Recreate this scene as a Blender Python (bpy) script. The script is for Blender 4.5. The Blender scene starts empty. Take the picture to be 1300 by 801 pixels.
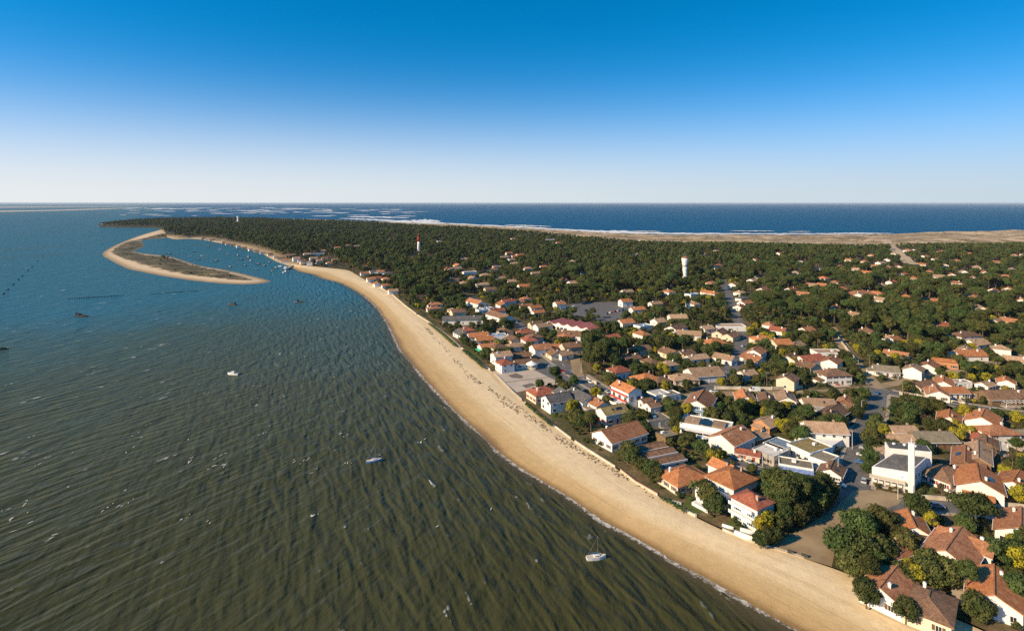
import bpy, bmesh, math, random
import numpy as np
from mathutils import Vector, Matrix, noise as mnoise
from mathutils.geometry import delaunay_2d_cdt

random.seed(7)
rng = np.random.default_rng(11)
R = math.radians
scene = bpy.context.scene
COL = scene.collection

# ------------------------------------------------------------------ camera
CAM_H, F, HX, HY = 100.0, 720.0, 650.0, 257.5      # metres; focal length and horizon point in photograph pixels
cam_d = bpy.data.cameras.new('camera')
cam = bpy.data.objects.new('camera', cam_d)
COL.objects.link(cam)
cam.location = (0, 0, CAM_H)
cam.rotation_euler = (R(90), 0, 0)
cam_d.sensor_width = 36.0
cam_d.lens = 36.0 * F / 1300.0
cam_d.shift_y = (HY - 400.5) / 1300.0
cam_d.clip_start = 1.0
cam_d.clip_end = 400000.0
scene.camera = cam

# ------------------------------------------------------------------ sky and sun
SUN_EL, SUN_AZ = 27.0, 206.0        # elevation; direction towards the sun, degrees counter-clockwise from +X
world = bpy.data.worlds.new('World')
scene.world = world
world.use_nodes = True
wn, wl = world.node_tree.nodes, world.node_tree.links
bg = wn['Background']
sky = wn.new('ShaderNodeTexSky')
sky.sky_type = 'NISHITA'
sky.sun_disc = False
sky.sun_elevation = R(SUN_EL)
sky.sun_rotation = R(90.0 - SUN_AZ)
sky.altitude = 100.0
sky.air_density = 1.0
sky.dust_density = 0.8
sky.ozone_density = 6.0
tc = wn.new('ShaderNodeTexCoord')
mp = wn.new('ShaderNodeMapping')
mp.vector_type = 'POINT'
mp.inputs['Scale'].default_value = (1.0, 1.0, 1.4)      # the deep blue of a clear winter sky comes down low
mp.inputs['Location'].default_value = (0.0, 0.0, 0.15)
wl.new(tc.outputs['Generated'], mp.inputs['Vector'])
wl.new(mp.outputs['Vector'], sky.inputs['Vector'])
hs = wn.new('ShaderNodeHueSaturation')
hs.inputs['Saturation'].default_value = 1.85
hs.inputs['Hue'].default_value = 0.487
hs.inputs['Value'].default_value = 1.04
wl.new(sky.outputs['Color'], hs.inputs['Color'])
# pale haze that thins with height, the same all round the horizon
sz = wn.new('ShaderNodeSeparateXYZ'); wl.new(tc.outputs['Generated'], sz.inputs[0])
def wmath(op, a, b=0.0):
    m_ = wn.new('ShaderNodeMath'); m_.operation = op
    for k_, v_ in enumerate((a, b)):
        if isinstance(v_, (int, float)): m_.inputs[k_].default_value = v_
        else: wl.new(v_, m_.inputs[k_])
    return m_.outputs[0]
zq = wmath('MULTIPLY', wmath('MAXIMUM', sz.outputs['Z'], 0.0), 1.0 / 0.122)
hz_f = wmath('POWER', 2.718, wmath('MULTIPLY', wmath('MULTIPLY', zq, zq), -1.0))
hz = wn.new('ShaderNodeMix'); hz.data_type = 'RGBA'
wl.new(hz_f, hz.inputs['Factor']); wl.new(hs.outputs['Color'], hz.inputs['A'])
hzc = wn.new('ShaderNodeMix'); hzc.data_type = 'RGBA'        # the haze is whiter towards the sun's side
wl.new(wmath('ADD', wmath('MULTIPLY', sz.outputs['X'], -0.5), 0.5), hzc.inputs['Factor'])
hzc.inputs['A'].default_value = (2.45, 3.05, 3.5, 1); hzc.inputs['B'].default_value = (4.1, 4.15, 4.1, 1)
wl.new(hzc.outputs['Result'], hz.inputs['B'])
wl.new(hz.outputs['Result'], bg.inputs['Color'])
bg.inputs['Strength'].default_value = 0.15

sun_d = bpy.data.lights.new('sun', 'SUN')
sun_d.energy = 5.0
sun_d.angle = R(0.5)
sun_d.color = (1.0, 0.78, 0.50)
sun = bpy.data.objects.new('sun', sun_d)
COL.objects.link(sun)
sdir = Vector((math.cos(R(SUN_AZ)) * math.cos(R(SUN_EL)), math.sin(R(SUN_AZ)) * math.cos(R(SUN_EL)), math.sin(R(SUN_EL))))
sun.rotation_euler = sdir.to_track_quat('Z', 'Y').to_euler()
sun.location = (-300, -300, 400)

vs = scene.view_settings
vs.view_transform = 'Standard'
vs.look = 'None'
vs.exposure = 0.5
vs.gamma = 1.0
vs.use_curve_mapping = False
scene.render.engine = 'CYCLES'
scene.cycles.use_denoising = False
scene.cycles.max_bounces = 5
scene.cycles.diffuse_bounces = 2
scene.cycles.glossy_bounces = 2
scene.cycles.transparent_max_bounces = 8
scene.cycles.volume_bounces = 0
scene.cycles.sample_clamp_indirect = 4.0
scene.cycles.sample_clamp_direct = 6.0

# ------------------------------------------------------------------ helpers
TOWN_Z = 3.0
def G(px, py, z=TOWN_Z):
    """point of the photograph -> world point at height z"""
    Y = (CAM_H - z) * F / (py - HY)
    return Vector(((px - HX) / F * Y, Y, z))
def P(x, y, z):
    """world -> photograph pixel"""
    return (HX + F * x / y, HY + F * (CAM_H - z) / y)

def mat(name, col, rough=0.8, col2=None, scale=1.0, detail=4.0, bump=0.0, bscale=8.0, rnd=0.0, spec=0.3, metal=0.0, contrast=(0.35, 0.65)):
    m = bpy.data.materials.new(name)
    m.use_nodes = True
    n, l = m.node_tree.nodes, m.node_tree.links
    b = n['Principled BSDF']
    b.inputs['Roughness'].default_value = rough
    b.inputs['Specular IOR Level'].default_value = spec
    b.inputs['Metallic'].default_value = metal
    tcn = n.new('ShaderNodeTexCoord')
    out = None
    if col2 is not None:
        geo = n.new('ShaderNodeNewGeometry')
        nz = n.new('ShaderNodeTexNoise')
        nz.inputs['Scale'].default_value = scale
        nz.inputs['Detail'].default_value = detail
        nz.inputs['Roughness'].default_value = 0.65
        l.new(geo.outputs['Position'], nz.inputs['Vector'])
        mr = n.new('ShaderNodeMapRange')
        mr.inputs['From Min'].default_value, mr.inputs['From Max'].default_value = contrast
        l.new(nz.outputs['Fac'], mr.inputs['Value'])
        mx = n.new('ShaderNodeMix'); mx.data_type = 'RGBA'
        mx.inputs['A'].default_value = (*col, 1); mx.inputs['B'].default_value = (*col2, 1)
        l.new(mr.outputs['Result'], mx.inputs['Factor'])
        out = mx.outputs['Result']
    else:
        rgb = n.new('ShaderNodeRGB'); rgb.outputs[0].default_value = (*col, 1)
        out = rgb.outputs[0]
    if rnd > 0:
        oi = n.new('ShaderNodeObjectInfo')
        h = n.new('ShaderNodeHueSaturation')
        a = n.new('ShaderNodeMath'); a.operation = 'MULTIPLY_ADD'
        a.inputs[1].default_value = 2 * rnd; a.inputs[2].default_value = 1 - rnd
        l.new(oi.outputs['Random'], a.inputs[0]); l.new(a.outputs[0], h.inputs['Value'])
        a2 = n.new('ShaderNodeMath'); a2.operation = 'MULTIPLY'
        a2.inputs[1].default_value = 7.31
        fr = n.new('ShaderNodeMath'); fr.operation = 'FRACT'
        l.new(oi.outputs['Random'], a2.inputs[0]); l.new(a2.outputs[0], fr.inputs[0])
        a3 = n.new('ShaderNodeMath'); a3.operation = 'MULTIPLY_ADD'
        a3.inputs[1].default_value = 0.085 * min(1, rnd * 4); a3.inputs[2].default_value = 0.5 - 0.028 * min(1, rnd * 4)
        l.new(fr.outputs[0], a3.inputs[0]); l.new(a3.outputs[0], h.inputs['Hue'])
        l.new(out, h.inputs['Color'])
        out = h.outputs['Color']
    l.new(out, b.inputs['Base Color'])
    if bump > 0:
        nb = n.new('ShaderNodeTexNoise')
        nb.inputs['Scale'].default_value = bscale
        nb.inputs['Detail'].default_value = 4
        l.new(tcn.outputs['Object'], nb.inputs['Vector'])
        bp = n.new('ShaderNodeBump')
        bp.inputs['Strength'].default_value = bump
        bp.inputs['Distance'].default_value = 0.5
        l.new(nb.outputs['Fac'], bp.inputs['Height'])
        l.new(bp.outputs['Normal'], b.inputs['Normal'])
    return m

def roof_mat(name, col, dark, light):
    """clay tiles: rows of barrel tiles as relief, tone that changes tile by tile and in patches"""
    m = bpy.data.materials.new(name)
    m.use_nodes = True
    n, l = m.node_tree.nodes, m.node_tree.links
    b = n['Principled BSDF']
    b.inputs['Roughness'].default_value = 0.85
    b.inputs['Specular IOR Level'].default_value = 0.2
    tcn = n.new('ShaderNodeTexCoord')
    n1 = n.new('ShaderNodeTexNoise'); n1.inputs['Scale'].default_value = 0.45; n1.inputs['Detail'].default_value = 6; n1.inputs['Roughness'].default_value = 0.7
    l.new(tcn.outputs['Object'], n1.inputs['Vector'])
    v = n.new('ShaderNodeTexVoronoi'); v.inputs['Scale'].default_value = 2.6
    l.new(tcn.outputs['Object'], v.inputs['Vector'])
    r = n.new('ShaderNodeValToRGB')
    r.color_ramp.elements[0].position = 0.3; r.color_ramp.elements[0].color = (*dark, 1)
    r.color_ramp.elements[1].position = 0.7; r.color_ramp.elements[1].color = (*light, 1)
    e = r.color_ramp.elements.new(0.5); e.color = (*col, 1)
    mx = n.new('ShaderNodeMix'); mx.data_type = 'FLOAT'; mx.inputs['Factor'].default_value = 0.25
    sep = n.new('ShaderNodeSeparateColor')
    l.new(v.outputs['Color'], sep.inputs['Color'])
    l.new(n1.outputs['Fac'], mx.inputs['A']); l.new(sep.outputs['Red'], mx.inputs['B'])
    l.new(mx.outputs['Result'], r.inputs['Fac'])
    oi = n.new('ShaderNodeObjectInfo'); h = n.new('ShaderNodeHueSaturation')
    a = n.new('ShaderNodeMath'); a.operation = 'MULTIPLY_ADD'; a.inputs[1].default_value = 0.4; a.inputs[2].default_value = 0.8
    l.new(oi.outputs['Random'], a.inputs[0]); l.new(a.outputs[0], h.inputs['Value'])
    l.new(r.outputs['Color'], h.inputs['Color']); l.new(h.outputs['Color'], b.inputs['Base Color'])
    w = n.new('ShaderNodeTexWave'); w.bands_direction = 'X'; w.inputs['Scale'].default_value = 1.1; w.inputs['Distortion'].default_value = 0.6
    l.new(tcn.outputs['Object'], w.inputs['Vector'])
    bp = n.new('ShaderNodeBump'); bp.inputs['Strength'].default_value = 0.55; bp.inputs['Distance'].default_value = 0.12
    l.new(w.outputs['Fac'], bp.inputs['Height']); l.new(bp.outputs['Normal'], b.inputs['Normal'])
    return m

class MB:
    """collects faces for ONE mesh object"""
    def __init__(self): self.v = []; self.f = []
    def quad(self, a, b, c, d):
        i = len(self.v); self.v += [a, b, c, d]; self.f.append((i, i + 1, i + 2, i + 3))
    def poly(self, pts):
        i = len(self.v); self.v += list(pts); self.f.append(tuple(range(i, i + len(pts))))
    def box(self, x0, x1, y0, y1, z0, z1, M=None):
        i = len(self.v)
        pts = [(x, y, z) for z in (z0, z1) for y in (y0, y1) for x in (x0, x1)]
        if M is not None: pts = [tuple(M @ Vector(p)) for p in pts]
        self.v += pts
        self.f += [(i, i + 2, i + 3, i + 1), (i + 4, i + 5, i + 7, i + 6), (i, i + 1, i + 5, i + 4), (i + 2, i + 6, i + 7, i + 3), (i, i + 4, i + 6, i + 2), (i + 1, i + 3, i + 7, i + 5)]
    def prism(self, ring_lo, ring_hi, cap=True):
        n = len(ring_lo); i = len(self.v)
        self.v += list(ring_lo) + list(ring_hi)
        for k in range(n): self.f.append((i + k, i + (k + 1) % n, i + n + (k + 1) % n, i + n + k))
        if cap: self.f += [tuple(i + n - 1 - k for k in range(n)), tuple(i + n + k for k in range(n))]
    def tube(self, path, radii, seg=7, cap=True):
        rings = []
        for k, p in enumerate(path):
            p = Vector(p)
            d = (Vector(path[min(k + 1, len(path) - 1)]) - Vector(path[max(k - 1, 0)])).normalized()
            a = d.orthogonal().normalized() if abs(d.z) < 0.95 else Vector((1, 0, 0))
            a = (a - d * a.dot(d)).normalized(); bb = d.cross(a)
            rings.append([tuple(p + (a * math.cos(t) + bb * math.sin(t)) * radii[k]) for t in [2 * math.pi * j / seg for j in range(seg)]])
        i = len(self.v)
        for r_ in rings: self.v += r_
        for k in range(len(rings) - 1):
            for j in range(seg):
                self.f.append((i + k * seg + j, i + k * seg + (j + 1) % seg, i + (k + 1) * seg + (j + 1) % seg, i + (k + 1) * seg + j))
        if cap:
            self.f.append(tuple(i + seg - 1 - j for j in range(seg)))
            self.f.append(tuple(i + (len(rings) - 1) * seg + j for j in range(seg)))
    def lathe(self, prof, seg=16):
        i = len(self.v)
        for r_, z in prof:
            self.v += [(r_ * math.cos(2 * math.pi * j / seg), r_ * math.sin(2 * math.pi * j / seg), z) for j in range(seg)]
        for k in range(len(prof) - 1):
            for j in range(seg):
                self.f.append((i + k * seg + j, i + k * seg + (j + 1) % seg, i + (k + 1) * seg + (j + 1) % seg, i + (k + 1) * seg + j))
        self.f.append(tuple(i + seg - 1 - j for j in range(seg)))
        self.f.append(tuple(i + (len(prof) - 1) * seg + j for j in range(seg)))
    def mesh(self, name, m, smooth=False):
        me = bpy.data.meshes.new(name)
        me.from_pydata([tuple(p) for p in self.v], [], self.f)
        for mm in (m if isinstance(m, (list, tuple)) else [m]):
            if mm is not None: me.materials.append(mm)
        if smooth: me.polygons.foreach_set('use_smooth', [True] * len(me.polygons))
        me.update()
        return me
    def build(self, name, m, parent=None, smooth=False):
        return put(name, self.mesh(name, m, smooth), parent)

def put(name, me, parent=None, loc=None, rz=None, scale=None):
    o = bpy.data.objects.new(name, me)
    COL.objects.link(o)
    if parent is not None: o.parent = parent
    if loc is not None: o.location = loc
    if rz is not None: o.rotation_euler = (0, 0, rz)
    if scale is not None: o.scale = scale if isinstance(scale, (tuple, list)) else (scale,) * 3
    return o
def tag(o, label=None, cat=None, group=None, kind=None):
    if label: o['label'] = label
    if cat: o['category'] = cat
    if group: o['group'] = group
    if kind: o['kind'] = kind
    return o
def empty(name, loc, rz=0.0, scale=1.0):
    o = bpy.data.objects.new(name, None)
    COL.objects.link(o)
    o.location = loc; o.rotation_euler = (0, 0, rz); o.scale = (scale,) * 3
    o.empty_display_size = 0.5
    return o
def copy_tree(o, parent=None):
    c = o.copy(); COL.objects.link(c); c.parent = parent
    for ch in list(o.children): copy_tree(ch, c)
    return c

def resample(pts, step):
    pts = [Vector((p[0], p[1])) for p in pts]
    out = []
    for a, b in zip(pts[:-1], pts[1:]):
        L = (b - a).length
        st = step(a) if callable(step) else step
        n = max(1, int(L / st))
        for k in range(n): out.append(a.lerp(b, k / n))
    out.append(pts[-1])
    return out
def smooth_line(pts, it=2):
    pts = [Vector((p[0], p[1])) for p in pts]
    for _ in range(it):
        q = [pts[0]]
        for a, b in zip(pts[:-1], pts[1:]): q += [a.lerp(b, 0.25), a.lerp(b, 0.75)]
        q.append(pts[-1]); pts = q
    return pts
def in_poly(x, y, poly):
    """vectorised point in polygon"""
    x = np.asarray(x, float); y = np.asarray(y, float)
    c = np.zeros(x.shape, bool)
    n = len(poly)
    j = n - 1
    for i in range(n):
        xi, yi = poly[i][0], poly[i][1]; xj, yj = poly[j][0], poly[j][1]
        if yi != yj:
            k = ((yi > y) != (yj > y)) & (x < (xj - xi) * (y - yi) / (yj - yi) + xi)
            c ^= k
        j = i
    return c
def seg_dist(x, y, line):
    """distance from points to a polyline"""
    x = np.asarray(x, float); y = np.asarray(y, float)
    d = np.full(x.shape, 1e12)
    for a, b in zip(line[:-1], line[1:]):
        ax, ay, bx, by = a[0], a[1], b[0], b[1]
        dx, dy = bx - ax, by - ay
        L2 = dx * dx + dy * dy + 1e-9
        t = np.clip(((x - ax) * dx + (y - ay) * dy) / L2, 0, 1)
        d = np.minimum(d, (x - ax - t * dx) ** 2 + (y - ay - t * dy) ** 2)
    return np.sqrt(d)
def vnoise(x, y, s, seed=0.0):
    return np.array([mnoise.noise(Vector((a * s, b * s, seed))) for a, b in zip(np.ravel(x), np.ravel(y))]).reshape(np.shape(x))
def attr(me, name, vals):
    a = me.attributes.new(name, 'FLOAT', 'POINT')
    a.data.foreach_set('value', np.asarray(vals, np.float32))
# ------------------------------------------------------------------ outlines traced from the photograph
def W2(pts, z): return [G(x, y, z).xy for x, y in pts]
WALL_PX = [(1021, 709), (985, 697), (948, 686), (903, 666), (883, 656), (868, 648), (835, 629), (807, 613), (788, 598), (749, 573.5), (730, 561),
           (702, 540), (684, 526), (666, 511), (653, 499.6), (625.6, 471.5), (616, 466), (604, 456), (586, 442), (568, 426), (546, 410), (530, 400),
           (514, 388), (498, 374), (480, 363.7), (467, 357), (451.6, 348.5), (444.6, 343.5), (431, 341.5), (410, 339.5), (397.5, 338), (382, 336.7), (372.6, 335.5)]
WALL_PX = [(1330, 838), (1230, 792), (1150, 757), (1080, 729)] + WALL_PX
wall_line = [Vector((235, -30)), Vector((160, 80))] + W2(WALL_PX, 2.6)
EDGE_PX = [(845, 708), (811, 688), (776, 668), (757, 658), (717, 629), (688, 612), (658, 594), (638, 580), (619, 562), (590, 535), (556, 502), (536, 480),
           (520, 460), (506, 444), (496, 420), (486, 402), (475, 387), (458, 373), (442, 364), (428, 358), (409, 354), (399, 349), (385, 346), (378, 344), (371, 340), (366.5, 337.5)]
EDGE_PX = [(1130, 865), (1030, 812), (950, 768), (895, 736)] + EDGE_PX
edge_line = [Vector((160, -30)), Vector((108, 70))] + W2(EDGE_PX, 0)
lagoon_px = [(366.5, 337.5), (352, 333), (341, 327), (335, 323), (320, 319.5), (298, 313), (280, 309), (262, 305.6), (254, 304), (238, 303.2), (222, 304.5), (212, 301.5)]
cape_px = [(206, 291.5), (198, 289.7), (180, 289.2), (160, 289.2), (138, 288.6), (126, 288.2)]
lagoon_line = smooth_line(W2(lagoon_px, 0), 1)
cape_line = W2(cape_px, 0)
OCEAN_PX = [(126, 288.2), (127, 284.6), (140, 282), (200, 280), (250, 278.6), (300, 277.6), (348, 277.8), (418, 279.6), (489, 282.2), (560, 284.8), (633, 287.8), (689, 291.2),
            (740, 294), (790, 297.2), (828, 298.6), (930, 299.2), (992, 299.6), (1054, 298.6), (1115, 298.2), (1161, 296.6), (1300, 294.6), (1600, 290)]
ocean_line = W2(OCEAN_PX, 0)
DUNE_PX = [(126, 288.2), (128, 285.4), (141, 282.8), (200, 280.9), (250, 279.8), (300, 279.2), (348, 280), (418, 282.2), (489, 285.6), (560, 290), (633, 294.4), (689, 299),
           (740, 303), (790, 309), (828, 311), (900, 313), (1000, 315), (1100, 315.5), (1200, 313), (1300, 310.5), (1600, 308)]
dune_line = W2(DUNE_PX, 3)
town_poly = wall_line + lagoon_line + cape_line + dune_line[1:] + [Vector((4200, 1600)), Vector((1500, 100)), Vector((700, -30))]
dune_poly = ocean_line + dune_line[::-1][:-1]
SPIT_PX = [(348, 357), (330, 361), (300, 361.4), (270, 359.6), (230, 355), (200, 350), (176, 345), (160, 342), (142, 333), (126, 324), (132, 318), (150, 309), (176, 299), (198, 293), (206, 290.6),
           (214, 293.5), (216, 298), (212, 301.8), (206, 303), (194, 303.2), (178, 306), (187, 311), (178, 316), (170, 319), (186, 322.4), (206, 324), (222, 326.4), (238, 332), (258, 338), (280, 341), (300, 345), (322, 350), (342, 355)]
spit_poly = W2(SPIT_PX, 0)
spit_poly = smooth_line(spit_poly + [spit_poly[0]], 2)[:-1]
HEATH_PX = [(324, 356), (300, 355.5), (270, 352.5), (230, 347), (200, 341), (176, 334), (160, 329), (143, 322), (142, 318), (152, 311), (160, 307), (185, 302), (204, 297), (212, 296), (212, 300), (204, 302),
            (192, 302.6), (176, 305), (184, 310.5), (176, 315), (167, 319), (184, 323.5), (204, 325), (220, 328), (238, 334), (258, 339.5), (280, 343), (298, 348), (314, 352.5)]
heath_poly = W2(HEATH_PX, 1.5)

def town_h(x, y):
    """ground height: flat in the town, gently rolling under the forest, rising to the dunes"""
    x = np.asarray(x, float); y = np.asarray(y, float)
    do = seg_dist(x, y, ocean_line)
    dl = np.minimum(seg_dist(x, y, lagoon_line), seg_dist(x, y, cape_line))
    roll = np.clip((y - 740) / 600, 0, 1)
    z = TOWN_Z + roll * (3.0 + 2.2 * np.sin(x * 0.006 + 1.3) * np.sin(y * 0.004) + 1.2 * np.sin(x * 0.017 - y * 0.011))
    z = z * np.clip((dl + 3) / 30, 0, 1) - 0.25 * (dl < 1.0)
    return z
def dune_h(x, y):
    x = np.asarray(x, float); y = np.asarray(y, float)
    do = seg_dist(x, y, ocean_line)
    dd = seg_dist(x, y, dune_line)
    wgt = np.clip(dd / 60, 0, 1)
    bm = vnoise(x, y, 1 / 170, 3.1) * 4.5 + vnoise(x, y, 1 / 60, 8.2) * 2.6 + vnoise(x, y, 1 / 24, 1.2) * 1.1
    h = np.clip((do - 10) / 90, 0, 1) * (6.0 + 5.0 * np.clip((x / np.maximum(y, 1) * F + HX - 1090) / 120, 0, 1))
    z = np.clip(do / 60, 0, 1) * 1.5 + h + bm * np.clip((do - 40) / 80, 0, 1)
    z = town_h(x, y) * (1 - wgt) + np.maximum(z, 0.3) * wgt
    z = np.where(do < 1.0, -0.3, z)
    return z

def fill_poly(name, poly, step, hfun, m, inner_step=None):
    """triangulated ground sheet inside an outline"""
    bl = resample(list(poly) + [poly[0]], step)[:-1]
    xs = np.array([p.x for p in bl]); ys = np.array([p.y for p in bl])
    pts = []
    for (y0, y1, s) in inner_step:
        gy = np.arange(max(y0, ys.min()), min(y1, ys.max()), s)
        if len(gy) == 0: continue
        gx = np.arange(xs.min(), xs.max(), s)
        X, Y = np.meshgrid(gx, gy)
        X = X + rng.uniform(-.3, .3, X.shape) * s; Y = Y + rng.uniform(-.3, .3, Y.shape) * s
        k = in_poly(X, Y, [(p.x, p.y) for p in bl])
        X, Y = X[k], Y[k]
        vis = np.abs(X) < 0.95 * np.maximum(Y, 0) + 400
        pts += [Vector((a, b)) for a, b in zip(X[vis], Y[vis])]
    allp = bl + pts
    edges = [(i, (i + 1) % len(bl)) for i in range(len(bl))]
    r = delaunay_2d_cdt(allp, edges, [], 0, 1e-3)
    V, T = r[0], r[2]
    vx = np.array([v.x for v in V]); vy = np.array([v.y for v in V])
    tri = np.array([t for t in T if len(t) == 3])
    cx, cy = vx[tri].mean(1), vy[tri].mean(1)
    keep = in_poly(cx, cy, [(p.x, p.y) for p in bl])
    tri = tri[keep]
    ar = (vx[tri[:, 1]] - vx[tri[:, 0]]) * (vy[tri[:, 2]] - vy[tri[:, 0]]) - (vx[tri[:, 2]] - vx[tri[:, 0]]) * (vy[tri[:, 1]] - vy[tri[:, 0]])
    tri[ar < 0] = tri[ar < 0][:, ::-1]
    vz = hfun(vx, vy)
    me = bpy.data.meshes.new(name)
    me.from_pydata(np.stack([vx, vy, vz], 1).tolist(), [], tri.tolist())
    me.materials.append(m)
    me.polygons.foreach_set('use_smooth', [True] * len(me.polygons))
    me.update()
    o = put(name, me)
    return o, vx, vy, vz

# ------------------------------------------------------------------ surface materials
def ramp(n, els):
    r = n.new('ShaderNodeValToRGB')
    r.color_ramp.elements[0].position, r.color_ramp.elements[0].color = els[0][0], (*els[0][1], 1)
    r.color_ramp.elements[1].position, r.color_ramp.elements[1].color = els[-1][0], (*els[-1][1], 1)
    for p, c in els[1:-1]:
        e = r.color_ramp.elements.new(p); e.color = (*c, 1)
    return r
def nnoise(n, l, src, scale, detail=4, rough=0.6, dist=0.0):
    t = n.new('ShaderNodeTexNoise')
    t.inputs['Scale'].default_value = scale; t.inputs['Detail'].default_value = detail
    t.inputs['Roughness'].default_value = rough; t.inputs['Distortion'].default_value = dist
    l.new(src, t.inputs['Vector'])
    return t.outputs['Fac']
def mixc(n, l, fac, a, b, blend='MIX'):
    m = n.new('ShaderNodeMix'); m.data_type = 'RGBA'; m.blend_type = blend
    for k, v in (('Factor', fac), ('A', a), ('B', b)):
        if isinstance(v, (int, float)): m.inputs[k].default_value = v
        elif isinstance(v, tuple): m.inputs[k].default_value = (*v, 1)
        else: l.new(v, m.inputs[k])
    return m.outputs['Result']
def mth(n, l, op, a, b=0.0, c=0.0, clamp=False):
    m = n.new('ShaderNodeMath'); m.operation = op; m.use_clamp = clamp
    for k, v in enumerate((a, b, c)):
        if isinstance(v, (int, float)): m.inputs[k].default_value = v
        else: l.new(v, m.inputs[k])
    return m.outputs[0]
def maprange(n, l, v, a, b, c=0.0, d=1.0, smooth=False):
    m = n.new('ShaderNodeMapRange')
    if smooth: m.interpolation_type = 'SMOOTHSTEP'
    l.new(v, m.inputs['Value'])
    for k, x in zip(('From Min', 'From Max', 'To Min', 'To Max'), (a, b, c, d)): m.inputs[k].default_value = x
    return m.outputs['Result']
def base_mat(name, rough=0.9, spec=0.2):
    m = bpy.data.materials.new(name); m.use_nodes = True
    n, l = m.node_tree.nodes, m.node_tree.links
    b = n['Principled BSDF']; b.inputs['Roughness'].default_value = rough; b.inputs['Specular IOR Level'].default_value = spec
    geo = n.new('ShaderNodeNewGeometry')
    return m, n, l, b, geo.outputs['Position']
def attr_node(n, name):
    a = n.new('ShaderNodeAttribute'); a.attribute_name = name
    return a.outputs['Fac']

# town and forest floor: sandy soil, dry grass, needles
m_ground, n, l, b, pos = base_mat('ground_soil')
r1 = ramp(n, [(0.3, (0.045, 0.05, 0.018)), (0.45, (0.09, 0.085, 0.035)), (0.56, (0.16, 0.12, 0.065)), (0.72, (0.30, 0.22, 0.13))])
l.new(nnoise(n, l, pos, 0.06, 8, 0.7), r1.inputs['Fac'])
r2 = ramp(n, [(0.3, (0.55, 0.55, 0.5)), (0.7, (1.25, 1.2, 1.1))])
l.new(nnoise(n, l, pos, 0.9, 6, 0.7), r2.inputs['Fac'])
c = mixc(n, l, 1.0, r1.outputs['Color'], r2.outputs['Color'], 'MULTIPLY')
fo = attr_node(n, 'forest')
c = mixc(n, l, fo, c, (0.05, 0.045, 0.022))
sd = attr_node(n, 'sand')
c = mixc(n, l, sd, c, (0.5, 0.37, 0.22))
l.new(c, b.inputs['Base Color'])

m_dune, n, l, b, pos = base_mat('dune_sand')
r1 = ramp(n, [(0.34, (0.13, 0.10, 0.045)), (0.47, (0.28, 0.20, 0.105)), (0.55, (0.48, 0.35, 0.21)), (0.68, (0.63, 0.48, 0.31))])
k = mth(n, l, 'ADD', nnoise(n, l, pos, 0.02, 8, 0.74), mth(n, l, 'MULTIPLY', attr_node(n, 'bare'), 0.25))
l.new(k, r1.inputs['Fac'])
l.new(r1.outputs['Color'], b.inputs['Base Color'])

m_spit, n, l, b, pos = base_mat('spit_sand_and_heath')
r1 = ramp(n, [(0.34, (0.03, 0.03, 0.015)), (0.46, (0.085, 0.07, 0.032)), (0.56, (0.15, 0.115, 0.05)), (0.68, (0.34, 0.26, 0.15))])
l.new(nnoise(n, l, pos, 0.03, 7, 0.7), r1.inputs['Fac'])
hn = mth(n, l, 'ADD', attr_node(n, 'heath'), mth(n, l, 'MULTIPLY', mth(n, l, 'SUBTRACT', nnoise(n, l, pos, 0.05, 5), 0.5), 1.0))
hf = maprange(n, l, hn, 0.42, 0.58)
sand_c = mixc(n, l, maprange(n, l, attr_node(n, 'shore'), 4.0, 16.0), (0.27, 0.19, 0.10), (0.62, 0.47, 0.30))
c = mixc(n, l, hf, sand_c, r1.outputs['Color'])
l.new(c, b.inputs['Base Color'])

# beach: t runs from the water's edge (0) to the garden walls (1)
m_beach, n, l, b, pos = base_mat('beach_sand', 0.95, 0.15)
t = attr_node(n, 'across')
tn = mth(n, l, 'ADD', t, mth(n, l, 'MULTIPLY', mth(n, l, 'SUBTRACT', nnoise(n, l, pos, 0.035, 4), 0.5), 0.14))
r1 = ramp(n, [(0.0, (0.19, 0.12, 0.05)), (0.055, (0.27, 0.17, 0.07)), (0.13, (0.46, 0.31, 0.145)), (0.36, (0.54, 0.39, 0.205)), (0.46, (0.64, 0.495, 0.30)), (0.7, (0.69, 0.55, 0.355)), (1.0, (0.64, 0.495, 0.305))])
l.new(tn, r1.inputs['Fac'])
r2 = ramp(n, [(0.3, (0.86, 0.85, 0.82)), (0.7, (1.1, 1.09, 1.07))])
l.new(nnoise(n, l, pos, 0.35, 8, 0.75), r2.inputs['Fac'])
c = mixc(n, l, 1.0, r1.outputs['Color'], r2.outputs['Color'], 'MULTIPLY')
cmb = n.new('ShaderNodeCombineXYZ'); l.new(mth(n, l, 'MULTIPLY', attr_node(n, 'along'), 0.02), cmb.inputs['X']); l.new(mth(n, l, 'MULTIPLY', t, 26.0), cmb.inputs['Y'])
r3 = ramp(n, [(0.32, (0.80, 0.76, 0.70)), (0.46, (1.0, 1.0, 1.0)), (0.6, (1.0, 1.0, 1.0)), (0.72, (1.1, 1.1, 1.1))])
l.new(nnoise(n, l, cmb.outputs[0], 1.0, 6, 0.7, 0.4), r3.inputs['Fac'])
c = mixc(n, l, 1.0, c, r3.outputs['Color'], 'MULTIPLY')
l.new(c, b.inputs['Base Color'])
fp = nnoise(n, l, pos, 1.4, 5, 0.7)
bp = n.new('ShaderNodeBump'); bp.inputs['Strength'].default_value = 0.5; bp.inputs['Distance'].default_value = 0.25
l.new(fp, bp.inputs['Height']); l.new(bp.outputs['Normal'], b.inputs['Normal'])
rg = maprange(n, l, tn, 0.03, 0.16, 0.45, 0.95)
l.new(rg, b.inputs['Roughness'])

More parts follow.
